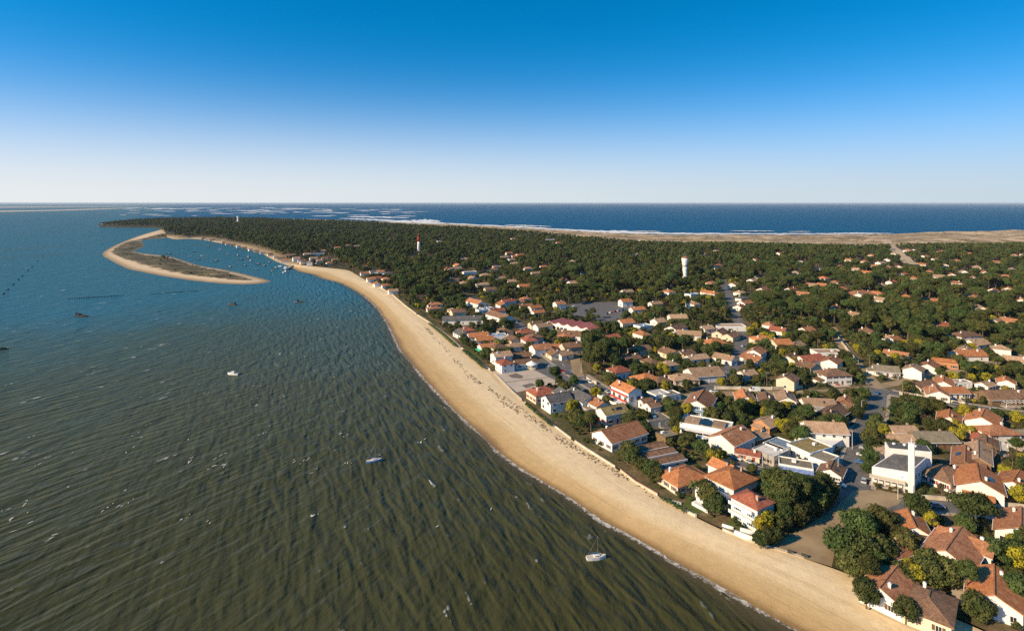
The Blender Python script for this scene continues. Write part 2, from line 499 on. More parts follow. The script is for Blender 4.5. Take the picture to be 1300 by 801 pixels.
m_asphalt = mat('asphalt', (0.10, 0.095, 0.09), 0.9, (0.16, 0.15, 0.14), 0.35, 6)
m_road_sand = mat('sandy_asphalt', (0.25, 0.18, 0.105), 0.9, (0.37, 0.27, 0.155), 0.12, 7)
m_plaza = mat('plaza_concrete', (0.42, 0.34, 0.26), 0.9, (0.53, 0.44, 0.35), 0.15, 6)
m_track = mat('sand_track', (0.42, 0.32, 0.2), 0.95, (0.5, 0.38, 0.25), 0.1)
m_paint = mat('road_paint', (0.72, 0.72, 0.7), 0.7, (0.5, 0.5, 0.48), 1.5)

# ------------------------------------------------------------------ land
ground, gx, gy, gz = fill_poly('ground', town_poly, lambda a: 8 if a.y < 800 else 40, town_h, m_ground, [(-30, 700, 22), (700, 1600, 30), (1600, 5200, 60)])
tag(ground, kind='structure')
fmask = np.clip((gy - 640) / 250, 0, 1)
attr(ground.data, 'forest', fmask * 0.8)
attr(ground.data, 'sand', np.clip(1 - seg_dist(gx, gy, lagoon_line) / 30, 0, 1) * (gy > 760))
dunes, dx_, dy_, dz_ = fill_poly('dunes', dune_poly, 30, dune_h, m_dune, [(900, 2200, 15), (2200, 5200, 40)])
tag(dunes, kind='structure')
attr(dunes.data, 'bare', np.clip(1 - seg_dist(dx_, dy_, ocean_line) / 130, 0, 1))
def spit_h(x, y):
    d = seg_dist(x, y, list(spit_poly) + [spit_poly[0]])
    return -0.25 + np.clip(d / 40, 0, 1) ** 0.7 * 2.4 + 0.3 * np.sin(x * 0.09) * np.sin(y * 0.05) * np.clip(d / 40, 0, 1)
spit, sx_, sy_, sz_ = fill_poly('sand_spit', spit_poly, 10, spit_h, m_spit, [(500, 3200, 11)])
tag(spit, kind='structure')
hd = seg_dist(sx_, sy_, list(heath_poly) + [heath_poly[0]]) * np.where(in_poly(sx_, sy_, [(p.x, p.y) for p in heath_poly]), 1, -1)
attr(spit.data, 'shore', seg_dist(sx_, sy_, list(spit_poly) + [spit_poly[0]]))
attr(spit.data, 'heath', np.clip(0.5 + hd / 30, 0, 1))

# beach: ruled sheet between the water's edge and the garden walls
def arc_resample(line, n):
    line = smooth_line(line, 2)
    L = [0]
    for a, b in zip(line[:-1], line[1:]): L.append(L[-1] + (b - a).length)
    L = np.array(L); q = np.linspace(0, L[-1], n)
    return np.interp(q, L, [p.x for p in line]), np.interp(q, L, [p.y for p in line])
NB, NT = 420, 40
ex, ey = arc_resample(edge_line, NB); wx, wy = arc_resample(wall_line, NB)
# pair each wall point with the closest place along the edge so the rows run straight across the sand
ts = np.linspace(-0.12, 1.0, NT)
bv, bf, bt, ba = [], [], [], []
for i in range(NB):
    for t_ in ts:
        x = ex[i] + (wx[i] - ex[i]) * t_; y = ey[i] + (wy[i] - ey[i]) * t_
        z = 2.6 * (math.sin(min(max(t_, 0), 1) * math.pi / 2) ** 1.1) if t_ > 0 else t_ * 6
        z += 0.12 * mnoise.noise(Vector((x * 0.08, y * 0.08, 0))) * min(1, max(0, t_ * 6)) + 0.06 * mnoise.noise(Vector((x * 0.4, y * 0.4, 4))) * min(1, max(0, t_ * 3))
        bv.append((x, y, z)); bt.append(max(t_, 0)); ba.append(i * 2.0)
for i in range(NB - 1):
    for j in range(NT - 1):
        a = i * NT + j; bf.append((a, a + NT, a + NT + 1, a + 1))
me = bpy.data.meshes.new('beach'); me.from_pydata(bv, [], [q[::-1] for q in bf]); me.materials.append(m_beach)
me.polygons.foreach_set('use_smooth', [True] * len(me.polygons)); me.update()
attr(me, 'across', bt); attr(me, 'along', ba)
tag(put('beach', me), kind='structure')

# ------------------------------------------------------------------ water: one sheet out to the horizon
m_sea, n, l, b, pos = base_mat('sea_water', 0.9, 0.0)
tb = attr_node(n, 'turbid_to_sky'); oc = attr_node(n, 'ocean')
bn = nnoise(n, l, pos, 0.006, 4, 0.6)
wr = ramp(n, [(0.0, (0.027, 0.132, 0.195)), (0.3, (0.050, 0.094, 0.088)), (0.6, (0.062, 0.070, 0.038)), (1.0, (0.047, 0.046, 0.016))])  # blue end also has the sky's reflection mixed into its colour
l.new(mth(n, l, 'ADD', tb, mth(n, l, 'MULTIPLY', mth(n, l, 'SUBTRACT', bn, 0.5), 0.55), 0.0, True), wr.inputs['Fac'])
c = mixc(n, l, oc, wr.outputs['Color'], (0.0, 0.092, 0.205))
# whitecaps
def wavefield(ang, sx, sy, dist, detail=3):
    mpn = n.new('ShaderNodeMapping'); mpn.inputs['Rotation'].default_value = (0, 0, R(ang)); mpn.inputs['Scale'].default_value = (sx, sy, 1)
    mpn.vector_type = 'TEXTURE'
    l.new(pos, mpn.inputs['Vector'])
    return nnoise(n, l, mpn.outputs['Vector'], 1.0, detail, 0.5, dist)
# crests lie along local y: TEXTURE mapping divides by scale
w1 = wavefield(58 - 90, 3.3, 13.5, 0.25, 1.2)
w2 = wavefield(112 - 90, 3.2, 13.0, 0.25, 1.2)
w3 = wavefield(84 - 90, 1.5, 3.6, 0.2, 2)
w4 = wavefield(75 - 90, 13.0, 44.0, 0.3, 1)
rf = attr_node(n, 'refract')
wm = n.new('ShaderNodeMix'); wm.data_type = 'FLOAT'
l.new(rf, wm.inputs['Factor']); l.new(w1, wm.inputs['A']); l.new(w2, wm.inputs['B'])
hgt = mth(n, l, 'ADD', mth(n, l, 'MULTIPLY', wm.outputs['Result'], 1.0), mth(n, l, 'ADD', mth(n, l, 'MULTIPLY', w3, 0.14), mth(n, l, 'MULTIPLY', w4, 0.6)))
bp = n.new('ShaderNodeBump'); bp.inputs['Strength'].default_value = 1.0; bp.inputs['Distance'].default_value = 1.9
l.new(hgt, bp.inputs['Height']); l.new(bp.outputs['Normal'], b.inputs['Normal'])
gl = n.new('ShaderNodeBsdfGlossy'); gl.inputs['Roughness'].default_value = 0.14; l.new(bp.outputs['Normal'], gl.inputs['Normal'])
fr = n.new('ShaderNodeFresnel'); fr.inputs['IOR'].default_value = 1.33; l.new(bp.outputs['Normal'], fr.inputs['Normal'])
# a wind-ruffled surface never mirrors fully at low angles
ff_ = mth(n, l, 'MINIMUM', mth(n, l, 'MULTIPLY', fr.outputs[0], 0.35), mth(n, l, 'MULTIPLY_ADD', oc, -0.065, 0.085))
ms_ = n.new('ShaderNodeMixShader'); l.new(ff_, ms_.inputs['Fac']); l.new(b.outputs[0], ms_.inputs[1]); l.new(gl.outputs[0], ms_.inputs[2])
l.new(ms_.outputs[0], n['Material Output'].inputs['Surface'])
cap = mth(n, l, 'MULTIPLY', maprange(n, l, nnoise(n, l, pos, 0.05, 3, 0.6), 0.52, 0.66), maprange(n, l, mth(n, l, 'ADD', wm.outputs['Result'], mth(n, l, 'MULTIPLY', w3, 0.35)), 0.845, 0.9))
c = mixc(n, l, mth(n, l, 'MULTIPLY', cap, 0.8), c, (0.6, 0.6, 0.56))
l.new(c, b.inputs['Base Color'])
# rings of growing size around the camera's foot
ys_ = np.concatenate([np.arange(-60, 700, 20), np.geomspace(700, 160000, 70)])
wv, wf = [], []
us = np.linspace(-1, 1, 61)
for y in ys_:
    half = 600 + max(y, 0) * 1.3
    for u in us: wv.append((u * half, y, 0.0))
nu = len(us)
for i in range(len(ys_) - 1):
    for j in range(nu - 1):
        a = i * nu + j; wf.append((a, a + 1, a + nu + 1, a + nu))
me = bpy.data.meshes.new('sea'); me.from_pydata(wv, [], wf); me.materials.append(m_sea); me.update()
wv = np.array(wv)
mid_line = W2([(126, 288), (260, 283), (348, 281), (560, 289), (740, 301), (1000, 308), (1600, 306)], 0)
oc_poly = [Vector((-2900, 4700))] + mid_line + [Vector((200000, 3000)), Vector((200000, 170000)), Vector((-104000, 170000))]
attr(me, 'ocean', in_poly(wv[:, 0], wv[:, 1], [(p.x, p.y) for p in oc_poly]).astype(float))
dbe = seg_dist(wv[:, 0], wv[:, 1], edge_line)
attr(me, 'turbid_to_sky', np.clip(1.25 - wv[:, 1] / 520 - dbe / 1100, 0, 1))
attr(me, 'refract', np.clip(1.0 - dbe / 170, 0, 1))
sea = tag(put('sea', me), kind='structure')
# ------------------------------------------------------------------ roads, squares, car park
ROADS = []           # (name, world polyline, width)
def ribbon(name, line, width, m, z=TOWN_Z + 0.03, zf=None):
    line = smooth_line(line, 2)
    mb = MB(); L, Rr = [], []
    for k, p in enumerate(line):
        d = (line[min(k + 1, len(line) - 1)] - line[max(k - 1, 0)]).normalized()
        nrm = Vector((-d.y, d.x))
        for s, lst in ((1, L), (-1, Rr)):
            q = p + nrm * s * width / 2
            lst.append((q.x, q.y, z if zf is None else float(zf(q.x, q.y)) + 0.08))
    for k in range(len(line) - 1): mb.quad(Rr[k], Rr[k + 1], L[k + 1], L[k])
    o = mb.build(name, m)
    tag(o, kind='structure')
    ROADS.append((name, line, width, o))
    return o
def sheet(name, px, m, z):
    mb = MB(); mb.poly([tuple(G(x, y, z)) for x, y in px])
    o = mb.build(name, m)
    if o.data.polygons[0].normal.z < 0: o.data.flip_normals()
    tag(o, kind='structure')
    return o
road_specs = [
    ('church_street', [(1070, 660), (1080, 625), (1088, 598), (1099, 555), (1108, 520), (1112, 492)], 10, m_asphalt, 0.030),
    ('garden_street', [(1075, 645), (1130, 638), (1200, 641), (1300, 652), (1420, 668)], 9, m_asphalt, 0.040),
    ('wall_road', [(1114, 492), (1060, 497), (1000, 499), (930, 499), (885, 501), (852, 507)], 7, m_road_sand, 0.034),
    ('village_road', [(1100, 492), (1150, 502), (1200, 511), (1240, 518), (1300, 526), (1420, 540)], 8, m_asphalt, 0.038),
    ('wood_road', [(1108, 492), (1150, 484), (1190, 475), (1260, 461), (1320, 447)], 6, m_road_sand, 0.042),
    ('pine_avenue', [(884, 502), (905, 487), (930, 468), (941, 445), (942, 420), (932, 392), (922, 368), (918, 355)], 8, m_asphalt, 0.046),
    ('main_street', [(596, 377), (625, 393), (660, 411), (692, 446), (735, 478), (775, 502), (805, 517), (845, 537), (880, 553), (905, 567), (945, 587), (985, 598), (1030, 606), (1075, 620)], 9, m_asphalt, 0.050),
    ('wood_lane', [(1055, 415), (1066, 432), (1078, 450), (1091, 466), (1112, 490)], 7, m_road_sand, 0.044),
    ('school_lane', [(800, 398), (785, 404), (765, 414), (740, 430), (728, 450), (735, 478)], 6, m_road_sand, 0.054)]
for nm, px, w, m, dz in road_specs:
    ribbon(nm, [G(x, y).xy for x, y in px], w, m, TOWN_Z + dz)
o = ribbon('sand_track', [G(x, y, z).xy for x, y, z in ((1158, 341, 5), (1150, 333, 5), (1134, 317, 6), (1127, 309, 7), (1121, 304.6, 9))], 17, m_track, zf=lambda x, y: max(float(dune_h(np.array([x]), np.array([y]))[0]), float(town_h(np.array([x]), np.array([y]))[0])) + 0.6)
sheet('beach_access', [(974, 694.5), (988, 687), (1030, 664), (1062, 643), (1084, 622), (1118, 622), (1150, 629), (1140, 640), (1104, 652), (1076, 666), (1066, 680), (1060, 700), (1056, 719), (1021, 708.4), (985, 696.6)], m_road_sand, TOWN_Z + 0.056)
sheet('car_park', [(699, 396), (730, 384.5), (778, 383), (806, 390), (802, 401), (764, 413), (752, 404)], m_asphalt, TOWN_Z + 0.060)
sheet('market_yard', [(690, 455), (735, 476), (764, 496), (745, 498), (712, 487), (668, 465)], m_asphalt, TOWN_Z + 0.026)
PLAZA = [(625, 471.5), (668, 464.5), (713, 486.5), (656, 498)]
plaza = sheet('plaza', PLAZA, m_plaza, TOWN_Z + 0.14)
m_patch = mat('plaza_patch_shadow', (0.12, 0.10, 0.085), 0.9, (0.2, 0.16, 0.13), 0.6)
def mark(name, px, m, z):
    o = sheet(name, px, m, z); del o['kind']; o.parent = plaza
    return o
# repair patches and tree shadows painted dark, and the joint across the square
mark('paving_patch_shadow', [(645, 476.5), (655, 473.6), (665, 477.5), (662, 480.5), (650, 479.5)], m_patch, TOWN_Z + 0.146)
mark('paving_patch_shadow', [(662, 489), (676, 486), (680, 489), (668, 492.5)], m_patch, TOWN_Z + 0.147)
mark('paving_joint', [(641, 485.0), (699, 477.9), (699.6, 478.4), (641.6, 485.6)], m_patch, TOWN_Z + 0.148)
# painted lines: a crossing by the square, centre dashes on the through roads
def dash(a, b, w, par, z=TOWN_Z + 0.075):
    a, b = Vector((a[0], a[1])), Vector((b[0], b[1])); d = (b - a).normalized(); nn = Vector((-d.y, d.x)) * w / 2
    mb = MB(); mb.quad((*(a - nn), z), (*(b - nn), z), (*(b + nn), z), (*(a + nn), z))
    return mb.build('road_marking', m_paint, par)
for nm, line, w, ro in ROADS:
    if nm in ('village_road', 'main_street'):
        q = resample(line, 4.0)
        for k in range(6, len(q) - 2, 3):
            if q[k].y < 360: dash(q[k], q[k + 1], 0.28, ro)
# parking bays along church street
_cs = [r for r in ROADS if r[0] == 'church_street'][0]
cs = resample(_cs[1], 2.7)
for k in range(8, 46):
    d = (cs[min(k + 1, len(cs) - 1)] - cs[k - 1]).normalized(); nn = Vector((-d.y, d.x))
    dash(cs[k] - nn * 2.2, cs[k] - nn * 4.8, 0.16, _cs[3])

# pavements with a kerb along the nearer streets, left open where another street joins
m_pave = mat('pavement_slabs', (0.30, 0.255, 0.20), 0.9, (0.40, 0.34, 0.27), 0.6, 6)
for nm, line, w, ro in list(ROADS):
    if nm not in ('church_street', 'garden_street', 'main_street', 'village_road'): continue
    q = resample(line, 3.0)
    for s_ in (1, -1):
        mb = MB()
        for k in range(1, len(q) - 2):
            if q[k].y > 420: continue
            mid = (q[k] + q[k + 1]) / 2; d = (q[k + 1] - q[k]).normalized(); nn = Vector((-d.y, d.x)) * s_
            c_ = mid + nn * (w / 2 + .9)
            if any(float(seg_dist(np.array([c_.x]), np.array([c_.y]), l2)[0]) < w2 / 2 + 1.6 for n2, l2, w2, _o in ROADS if n2 != nm): continue
            if in_poly(np.array([c_.x]), np.array([c_.y]), [tuple(G(x, y).xy) for x, y in [(974, 690), (1062, 640), (1090, 618), (1155, 625), (1145, 645), (1066, 690), (1056, 722)]])[0]: continue
            a0, a1, b0, b1 = [p_ + nn * e for p_, e in ((q[k], w / 2 + .1), (q[k + 1], w / 2 + .1), (q[k], w / 2 + 1.7), (q[k + 1], w / 2 + 1.7))]
            ring = [a0, a1, b1, b0] if s_ > 0 else [a1, a0, b0, b1]
            mb.prism([(*p_, TOWN_Z - .1) for p_ in ring], [(*p_, TOWN_Z + .16) for p_ in ring])
        if mb.v: tag(mb.build('pavement', m_pave), kind='structure')

m_lawn = mat('mown_grass', (0.055, 0.085, 0.014), 0.95, (0.11, 0.12, 0.03), 0.35, 7)
for k, q in enumerate(([(858, 640), (880, 653), (915, 646), (893, 630)], [(1118, 506), (1145, 507), (1190, 522), (1180, 536), (1128, 534)], [(846, 486), (880, 492), (905, 480), (870, 483)], [(690, 520), (700, 514), (716, 524), (706, 534)], [(920, 664), (938, 654), (962, 664), (948, 678)],
                       [(1160, 628), (1172, 612), (1186, 618), (1180, 634)], [(940, 520), (1000, 522), (1020, 530), (950, 530)], [(770, 470), (800, 478), (812, 488), (790, 484)], [(592, 446), (606, 440), (618, 448), (606, 455)])):
    sheet('lawn', q, m_lawn, TOWN_Z + .012)
# ------------------------------------------------------------------ building materials
ROOF = {k: roof_mat('roof_' + k, *v) for k, v in {
    'orange': ((0.46, 0.18, 0.07), (0.30, 0.105, 0.045), (0.56, 0.26, 0.115)),
    'terracotta': ((0.37, 0.165, 0.08), (0.22, 0.09, 0.05), (0.48, 0.24, 0.13)),
    'brown': ((0.20, 0.115, 0.07), (0.12, 0.07, 0.045), (0.29, 0.17, 0.10)),
    'tan': ((0.40, 0.26, 0.16), (0.28, 0.17, 0.10), (0.50, 0.35, 0.23)),
    'red': ((0.31, 0.10, 0.06), (0.2, 0.06, 0.038), (0.41, 0.16, 0.09)),
    'grey': ((0.11, 0.105, 0.10), (0.07, 0.07, 0.07), (0.17, 0.16, 0.15)),
    'mossy': ((0.24, 0.18, 0.075), (0.15, 0.11, 0.05), (0.33, 0.25, 0.11)),
    'rosy': ((0.40, 0.13, 0.11), (0.32, 0.10, 0.09), (0.46, 0.17, 0.14)),
    'pale': ((0.62, 0.57, 0.50), (0.50, 0.45, 0.38), (0.7, 0.66, 0.6)),
    'blue': ((0.22, 0.30, 0.38), (0.16, 0.23, 0.3), (0.3, 0.38, 0.46)),
    'gravel': ((0.24, 0.20, 0.14), (0.16, 0.14, 0.09), (0.32, 0.27, 0.19)),
}.items()}
WALLM = {'white': mat('white_render', (0.80, 0.78, 0.74), 0.85, (0.70, 0.67, 0.62), 0.5, 6, rnd=0.04),
         'cream': mat('cream_render', (0.70, 0.60, 0.46), 0.85, (0.60, 0.50, 0.37), 0.5, 6, rnd=0.08),
         'ochre': mat('ochre_render', (0.52, 0.26, 0.12), 0.85, (0.44, 0.21, 0.1), 0.5, 6),
         'timber': mat('timber_boards', (0.16, 0.10, 0.06), 0.85, (0.22, 0.14, 0.08), 1.5, 5, rnd=0.12),
         'grey': mat('grey_render', (0.36, 0.34, 0.31), 0.85, (0.3, 0.28, 0.25), 0.5, 6)}
m_trim = mat('white_trim', (0.78, 0.77, 0.74), 0.6)
m_glass = mat('window_glass', (0.02, 0.025, 0.03), 0.08, spec=0.6)
m_brick = mat('chimney_brick', (0.36, 0.19, 0.12), 0.9, (0.5, 0.4, 0.32), 2.0)
SHUT = {'blue': mat('blue_shutter', (0.10, 0.22, 0.36), 0.6), 'red': mat('red_shutter', (0.38, 0.05, 0.04), 0.6), 'green': mat('green_shutter', (0.06, 0.18, 0.12), 0.6),
        'brown': mat('brown_shutter', (0.14, 0.075, 0.04), 0.6), 'white': m_trim}

def box_mesh(name, x, y, z, m):
    mb = MB(); mb.box(-x / 2, x / 2, -y / 2, y / 2, 0, z); return mb.mesh(name, m)
# a window seen from outside: local y points out of the wall, origin at its sill
def window_meshes(w, h):
    f = MB()
    f.box(-w / 2 - .08, -w / 2, -.04, .07, -.08, h + .08); f.box(w / 2, w / 2 + .08, -.04, .07, -.08, h + .08)
    f.box(-w / 2, w / 2, -.04, .07, h, h + .08); f.box(-w / 2 - .1, w / 2 + .1, -.04, .14, -.12, -.081); f.box(-.03, .03, -.02, .05, 0, h)
    p = MB(); p.box(-w / 2, w / 2, -.03, .02, 0, h)
    return f.mesh('window', m_trim), p.mesh('pane', m_glass)
WIN = {k: window_meshes(*k) for k in ((1.1, 1.3), (1.6, 1.3), (1.8, 2.1), (2.6, 2.1))}
SHM = {k: (lambda mb: (mb.box(-.3, .3, .0, .06, 0, 1.3), mb.mesh('shutter', v))[1])(MB()) for k, v in SHUT.items()}
DOORM = {k: (lambda mb: (mb.box(-.5, .5, -.02, .06, 0, 2.1), mb.mesh('door', v))[1])(MB()) for k, v in SHUT.items()}
CHIM = (lambda mb: (mb.box(-.38, .38, -.3, .3, -1.6, 0.85), mb.box(-.46, .46, -.38, .38, .851, 1.0), mb.box(-.25, .25, -.18, .18, 1.001, 1.2), mb.mesh('chimney', m_brick))[3])(MB())
CHIMW = CHIM.copy(); CHIMW.materials[0] = WALLM['white']
PANEL = box_mesh('roof_window', 0.9, 1.2, 0.08, m_glass)

SOLAR = box_mesh('solar_panel', 3.2, 1.7, 0.07, mat('solar_cells', (0.015, 0.02, 0.04), 0.2, spec=.6))
HOUSES = []          # (x, y, radius, height, half-width) for keeping trees clear
def roof_slabs(kind, L, W, H, rise, oh=0.55, th=0.2):
    """roof as a closed shell with eaves; returns mesh builder"""
    mb = MB(); a, c = L / 2 + oh * 0.8, W / 2 + oh
    ze = H - rise * oh / (W / 2); zr = H + rise
    if kind == 'gable':
        for s in (1, -1):
            A = [(-a, s * c, ze), (a, s * c, ze), (a, 0, zr), (-a, 0, zr)]
            B = [(x, y, z + th) for x, y, z in A]
            mb.prism(A if s > 0 else A[::-1], B if s > 0 else B[::-1])
    elif kind == 'hip':
        r_ = max(0.3, a - c)
        A = [(-a, -c, ze), (a, -c, ze), (a, c, ze), (-a, c, ze)]
        i = len(mb.v); mb.v += A + [(x, y, z + th) for x, y, z in A] + [(-r_, 0, zr + th), (r_, 0, zr + th)]
        mb.f += [(i + 3, i + 2, i + 1, i), (i, i + 1, i + 5, i + 4), (i + 1, i + 2, i + 6, i + 5), (i + 2, i + 3, i + 7, i + 6), (i + 3, i, i + 4, i + 7),
                 (i + 4, i + 5, i + 9, i + 8), (i + 5, i + 6, i + 9), (i + 6, i + 7, i + 8, i + 9), (i + 7, i + 4, i + 8)]
    elif kind == 'shed':
        A = [(-a, -c, H - rise * .1), (a, -c, H - rise * .1), (a, c, H + rise), (-a, c, H + rise)]
        mb.prism(A, [(x, y, z + th) for x, y, z in A])
    else:
        mb.box(-L / 2 + .25, L / 2 - .25, -W / 2 + .25, W / 2 - .25, H - .2, H + .06)
    return mb
def wall_mb(kind, L, W, H, rise):
    mb = MB(); x, y = L / 2, W / 2
    for s in (1, -1):
        mb.quad((-s * x, s * -y, -.4), (s * x, s * -y, -.4), (s * x, s * -y, H if kind != 'shed' or s > 0 else H + rise), (-s * x, s * -y, H if kind != 'shed' or s > 0 else H + rise))
        if kind == 'gable': mb.poly([(s * x, -s * y, -.4), (s * x, s * y, -.4), (s * x, s * y, H), (s * x, 0, H + rise), (s * x, -s * y, H)])
        elif kind == 'shed':
            if s > 0: mb.poly([(x, -y, -.4), (x, y, -.4), (x, y, H + rise), (x, -y, H)])
            else: mb.poly([(-x, y, -.4), (-x, -y, -.4), (-x, -y, H), (-x, y, H + rise)])
        else: mb.quad((s * x, -s * y, -.4), (s * x, s * y, -.4), (s * x, s * y, H), (s * x, -s * y, H))
    if kind == 'flat':        # parapet
        t = .25
        for x0, x1, y0, y1 in ((-x, x, -y, -y + t), (-x, x, y - t, y), (-x, -x + t, -y + t, y - t), (x - t, x, -y + t, y - t)): mb.box(x0, x1, y0, y1, H, H + .45)
    return mb
def add_windows(root, L, W, H, dense, shutter, rnd, faces='all', style=None):
    wkey = style or ((1.1, 1.3) if rnd.random() < .6 else (1.6, 1.3))
    fm, pm = WIN[wkey]
    door_done = False
    storeys = max(1, int((H + .4) // 2.7))
    for (fx, fy, rz, span) in ((0, -W / 2, math.pi, L), (0, W / 2, 0, L), (-L / 2, 0, math.pi / 2, W), (L / 2, 0, -math.pi / 2, W)):
        if dense < 2:       # only the sides that look out over the water or the street
            wa = root.rotation_euler.z + (math.atan2(fy, fx))
            if math.cos(wa - R(235)) < 0.1: continue
        nwin = max(1, int(span / 3.3)) if dense > 0 else max(1, int(span / 6))
        for st in range(storeys):
            for k in range(nwin):
                u = (k + .5) / nwin * span - span / 2
                hgt = wkey[1]
                z = 0.9 + st * 2.7 if hgt < 2 else 0.25 + st * 2.7
                if z + hgt > H - .1: continue
                px = fx + (u if fx == 0 else 0); py = fy + (u if fy == 0 else 0)
                if st == 0 and not door_done and k == nwin // 2 and dense > 0:
                    put('door', DOORM[shutter], root, (px, py, .05), rz); door_done = True
                    continue
                if rnd.random() < .12: continue
                w_ = put('window', fm, root, (px, py, z), rz)
                put('pane', pm, w_)
                if dense > 1 and shutter != 'white' and hgt < 2:
                    for s in (-1, 1): put('shutter', SHM[shutter], w_, (s * (wkey[0] / 2 + .42), 0, 0))
def house(px, py, L, W, H, ang, kind, roof, wall='white', label=None, shutter='brown', detail=2, rise=None, name='house', group=None, chimneys=1, seed=0, win=None, cat='house', atroof=True, gz=None):
    H = H * .9 if H > 3.2 else H * .95
    rnd = random.Random(seed or int(px * 7 + py * 13))
    k = {'g': 'gable', 'h': 'hip', 'f': 'flat', 's': 'shed'}[kind]
    rise = rise if rise is not None else {'gable': W * .24, 'hip': W * .22, 'flat': 0, 'shed': W * .12}[k]
    base = TOWN_Z if gz is None else gz
    zref = base + H + rise * .45 if atroof else base
    p = G(px, py, zref)
    if gz is None and p.y > 740:
        for _ in range(3):
            base = float(town_h(np.array([p.x]), np.array([p.y]))[0]); p = G(px, py, base + H + rise * .45)
    root = empty(name, (p.x, p.y, base), R(ang))
    wall_mb(k, L, W, H, rise).build('wall', WALLM[wall], root)
    rf = roof_slabs(k, L, W, H, rise).build('roof', ROOF[roof], root)
    if k in ('gable', 'hip') and detail > 0:
        rc = MB(); r_ = L / 2 + .4 if k == 'gable' else max(.3, (L - W) / 2)
        rc.box(-r_, r_, -.16, .16, H + rise + .12, H + rise + .34); rc.build('ridge_cap', ROOF[roof], rf)
    if detail > 1 and k == 'gable':
        for s in (-1, 1):
            g = MB(); c_ = W / 2 + .55; g.box(-L / 2 - .4, L / 2 + .4, s * c_ - .07 + s * .09, s * c_ + .07 + s * .09, H - rise * .55 / (W / 2) - .02, H - rise * .55 / (W / 2) + .14)
            g.build('gutter', m_trim, rf)
    if detail > 0 and chimneys:
        for c_ in range(chimneys):
            u = (.28 if c_ == 0 else -.3) * L * (1 if rnd.random() < .5 else -1)
            v = rnd.choice((-.14, .14)) * W
            z = H + rise * (1 - abs(v) / (W / 2)) + .1 if k == 'gable' else H + rise * .75
            put('chimney', CHIMW if rnd.random() < .6 else CHIM, rf, (u, v, z))
    if detail > 1 and k == 'gable' and rnd.random() < .4:
        v = W * .27 * rnd.choice((-1, 1)); o = put('roof_window', PANEL, rf, (rnd.uniform(-.25, .25) * L, v, H + rise * (1 - abs(v) / (W / 2)) + .2))
        o.rotation_euler = (-math.copysign(math.atan(rise / (W / 2)), v), 0, 0)
    if k == 'flat' and detail > 0 and rnd.random() < .7:
        q = MB(); q.box(-.7, .7, -.5, .5, 0, .8); put('roof_vent', q.mesh('roof_vent', m_trim), rf, (rnd.uniform(-.25, .25) * L, rnd.uniform(-.25, .25) * W, H + .06))
    if detail > 0: add_windows(root, L, W, H, detail if detail > 1 else 0, shutter, rnd, style=win)
    if detail > 1 and k != 'flat' and L > 8.5 and cat == 'house':
        if rnd.random() < .6:         # lean-to at one end
            e = rnd.choice((-1, 1)); aw, al, ah = W * rnd.uniform(.45, .75), rnd.uniform(2.2, 3.4), 2.1; v0 = rnd.uniform(-.1, .1) * W
            x0, x1 = (L / 2 + .004, L / 2 + al) if e > 0 else (-L / 2 - al, -L / 2 - .004)
            m_ = MB(); m_.box(x0, x1, v0 - aw / 2, v0 + aw / 2, -.3, ah); an = m_.build('annex', WALLM[wall], root)
            zi, zo = ah + .75, ah + .02; xi, xo = (x0, x1 + .35) if e > 0 else (x1, x0 - .35)
            A = [(xi, v0 - aw / 2 - .3, zi), (xo, v0 - aw / 2 - .3, zo), (xo, v0 + aw / 2 + .3, zo), (xi, v0 + aw / 2 + .3, zi)]
            A = A if e > 0 else A[::-1]
            m_ = MB(); m_.prism(A, [(x, y, z + .16) for x, y, z in A]); m_.build('annex_roof', ROOF[rnd.choice((roof, roof, 'brown', 'tan'))], an)
        if rnd.random() < .6:         # paved terrace, sometimes with a pergola
            sd = rnd.choice((-1, 1)); tl = L * rnd.uniform(.4, .8); y0, y1 = sorted((sd * (W / 2 + .01), sd * (W / 2 + rnd.uniform(2.5, 4.2))))
            m_ = MB(); m_.box(-tl / 2, tl / 2, y0, y1, -.2, .16); te = m_.build('terrace', m_plaza, root)
            if rnd.random() < .35:
                for t_ in range(7):
                    m_ = MB(); u_ = -tl / 2 + tl * (t_ + .5) / 7; m_.box(u_ - .06, u_ + .06, y0, y1, 2.25, 2.4); m_.build('pergola_beam', m_trim, te)
                m_ = MB(); yo = y1 - .2 if sd > 0 else y0 + .2
                for u_ in (-tl / 2 + .1, tl / 2 - .1): m_.box(u_ - .07, u_ + .07, yo - .07, yo + .07, .16, 2.25)
                m_.build('pergola_posts', m_trim, te)
        elif rnd.random() < .4 and k == 'gable':
            v = W * .27 * rnd.choice((-1, 1)); o = put('solar_panel', SOLAR, rf, (rnd.uniform(-.2, .2) * L, v, H + rise * (1 - abs(v) / (W / 2)) + .22))
            o.rotation_euler = (-math.copysign(math.atan(rise / (W / 2)), v), 0, 0)
    HOUSES.append((p.x, p.y, max(L, W) / 2 + 1.5, H + rise, root, base))
    tag(root, label, cat, group)
    return root
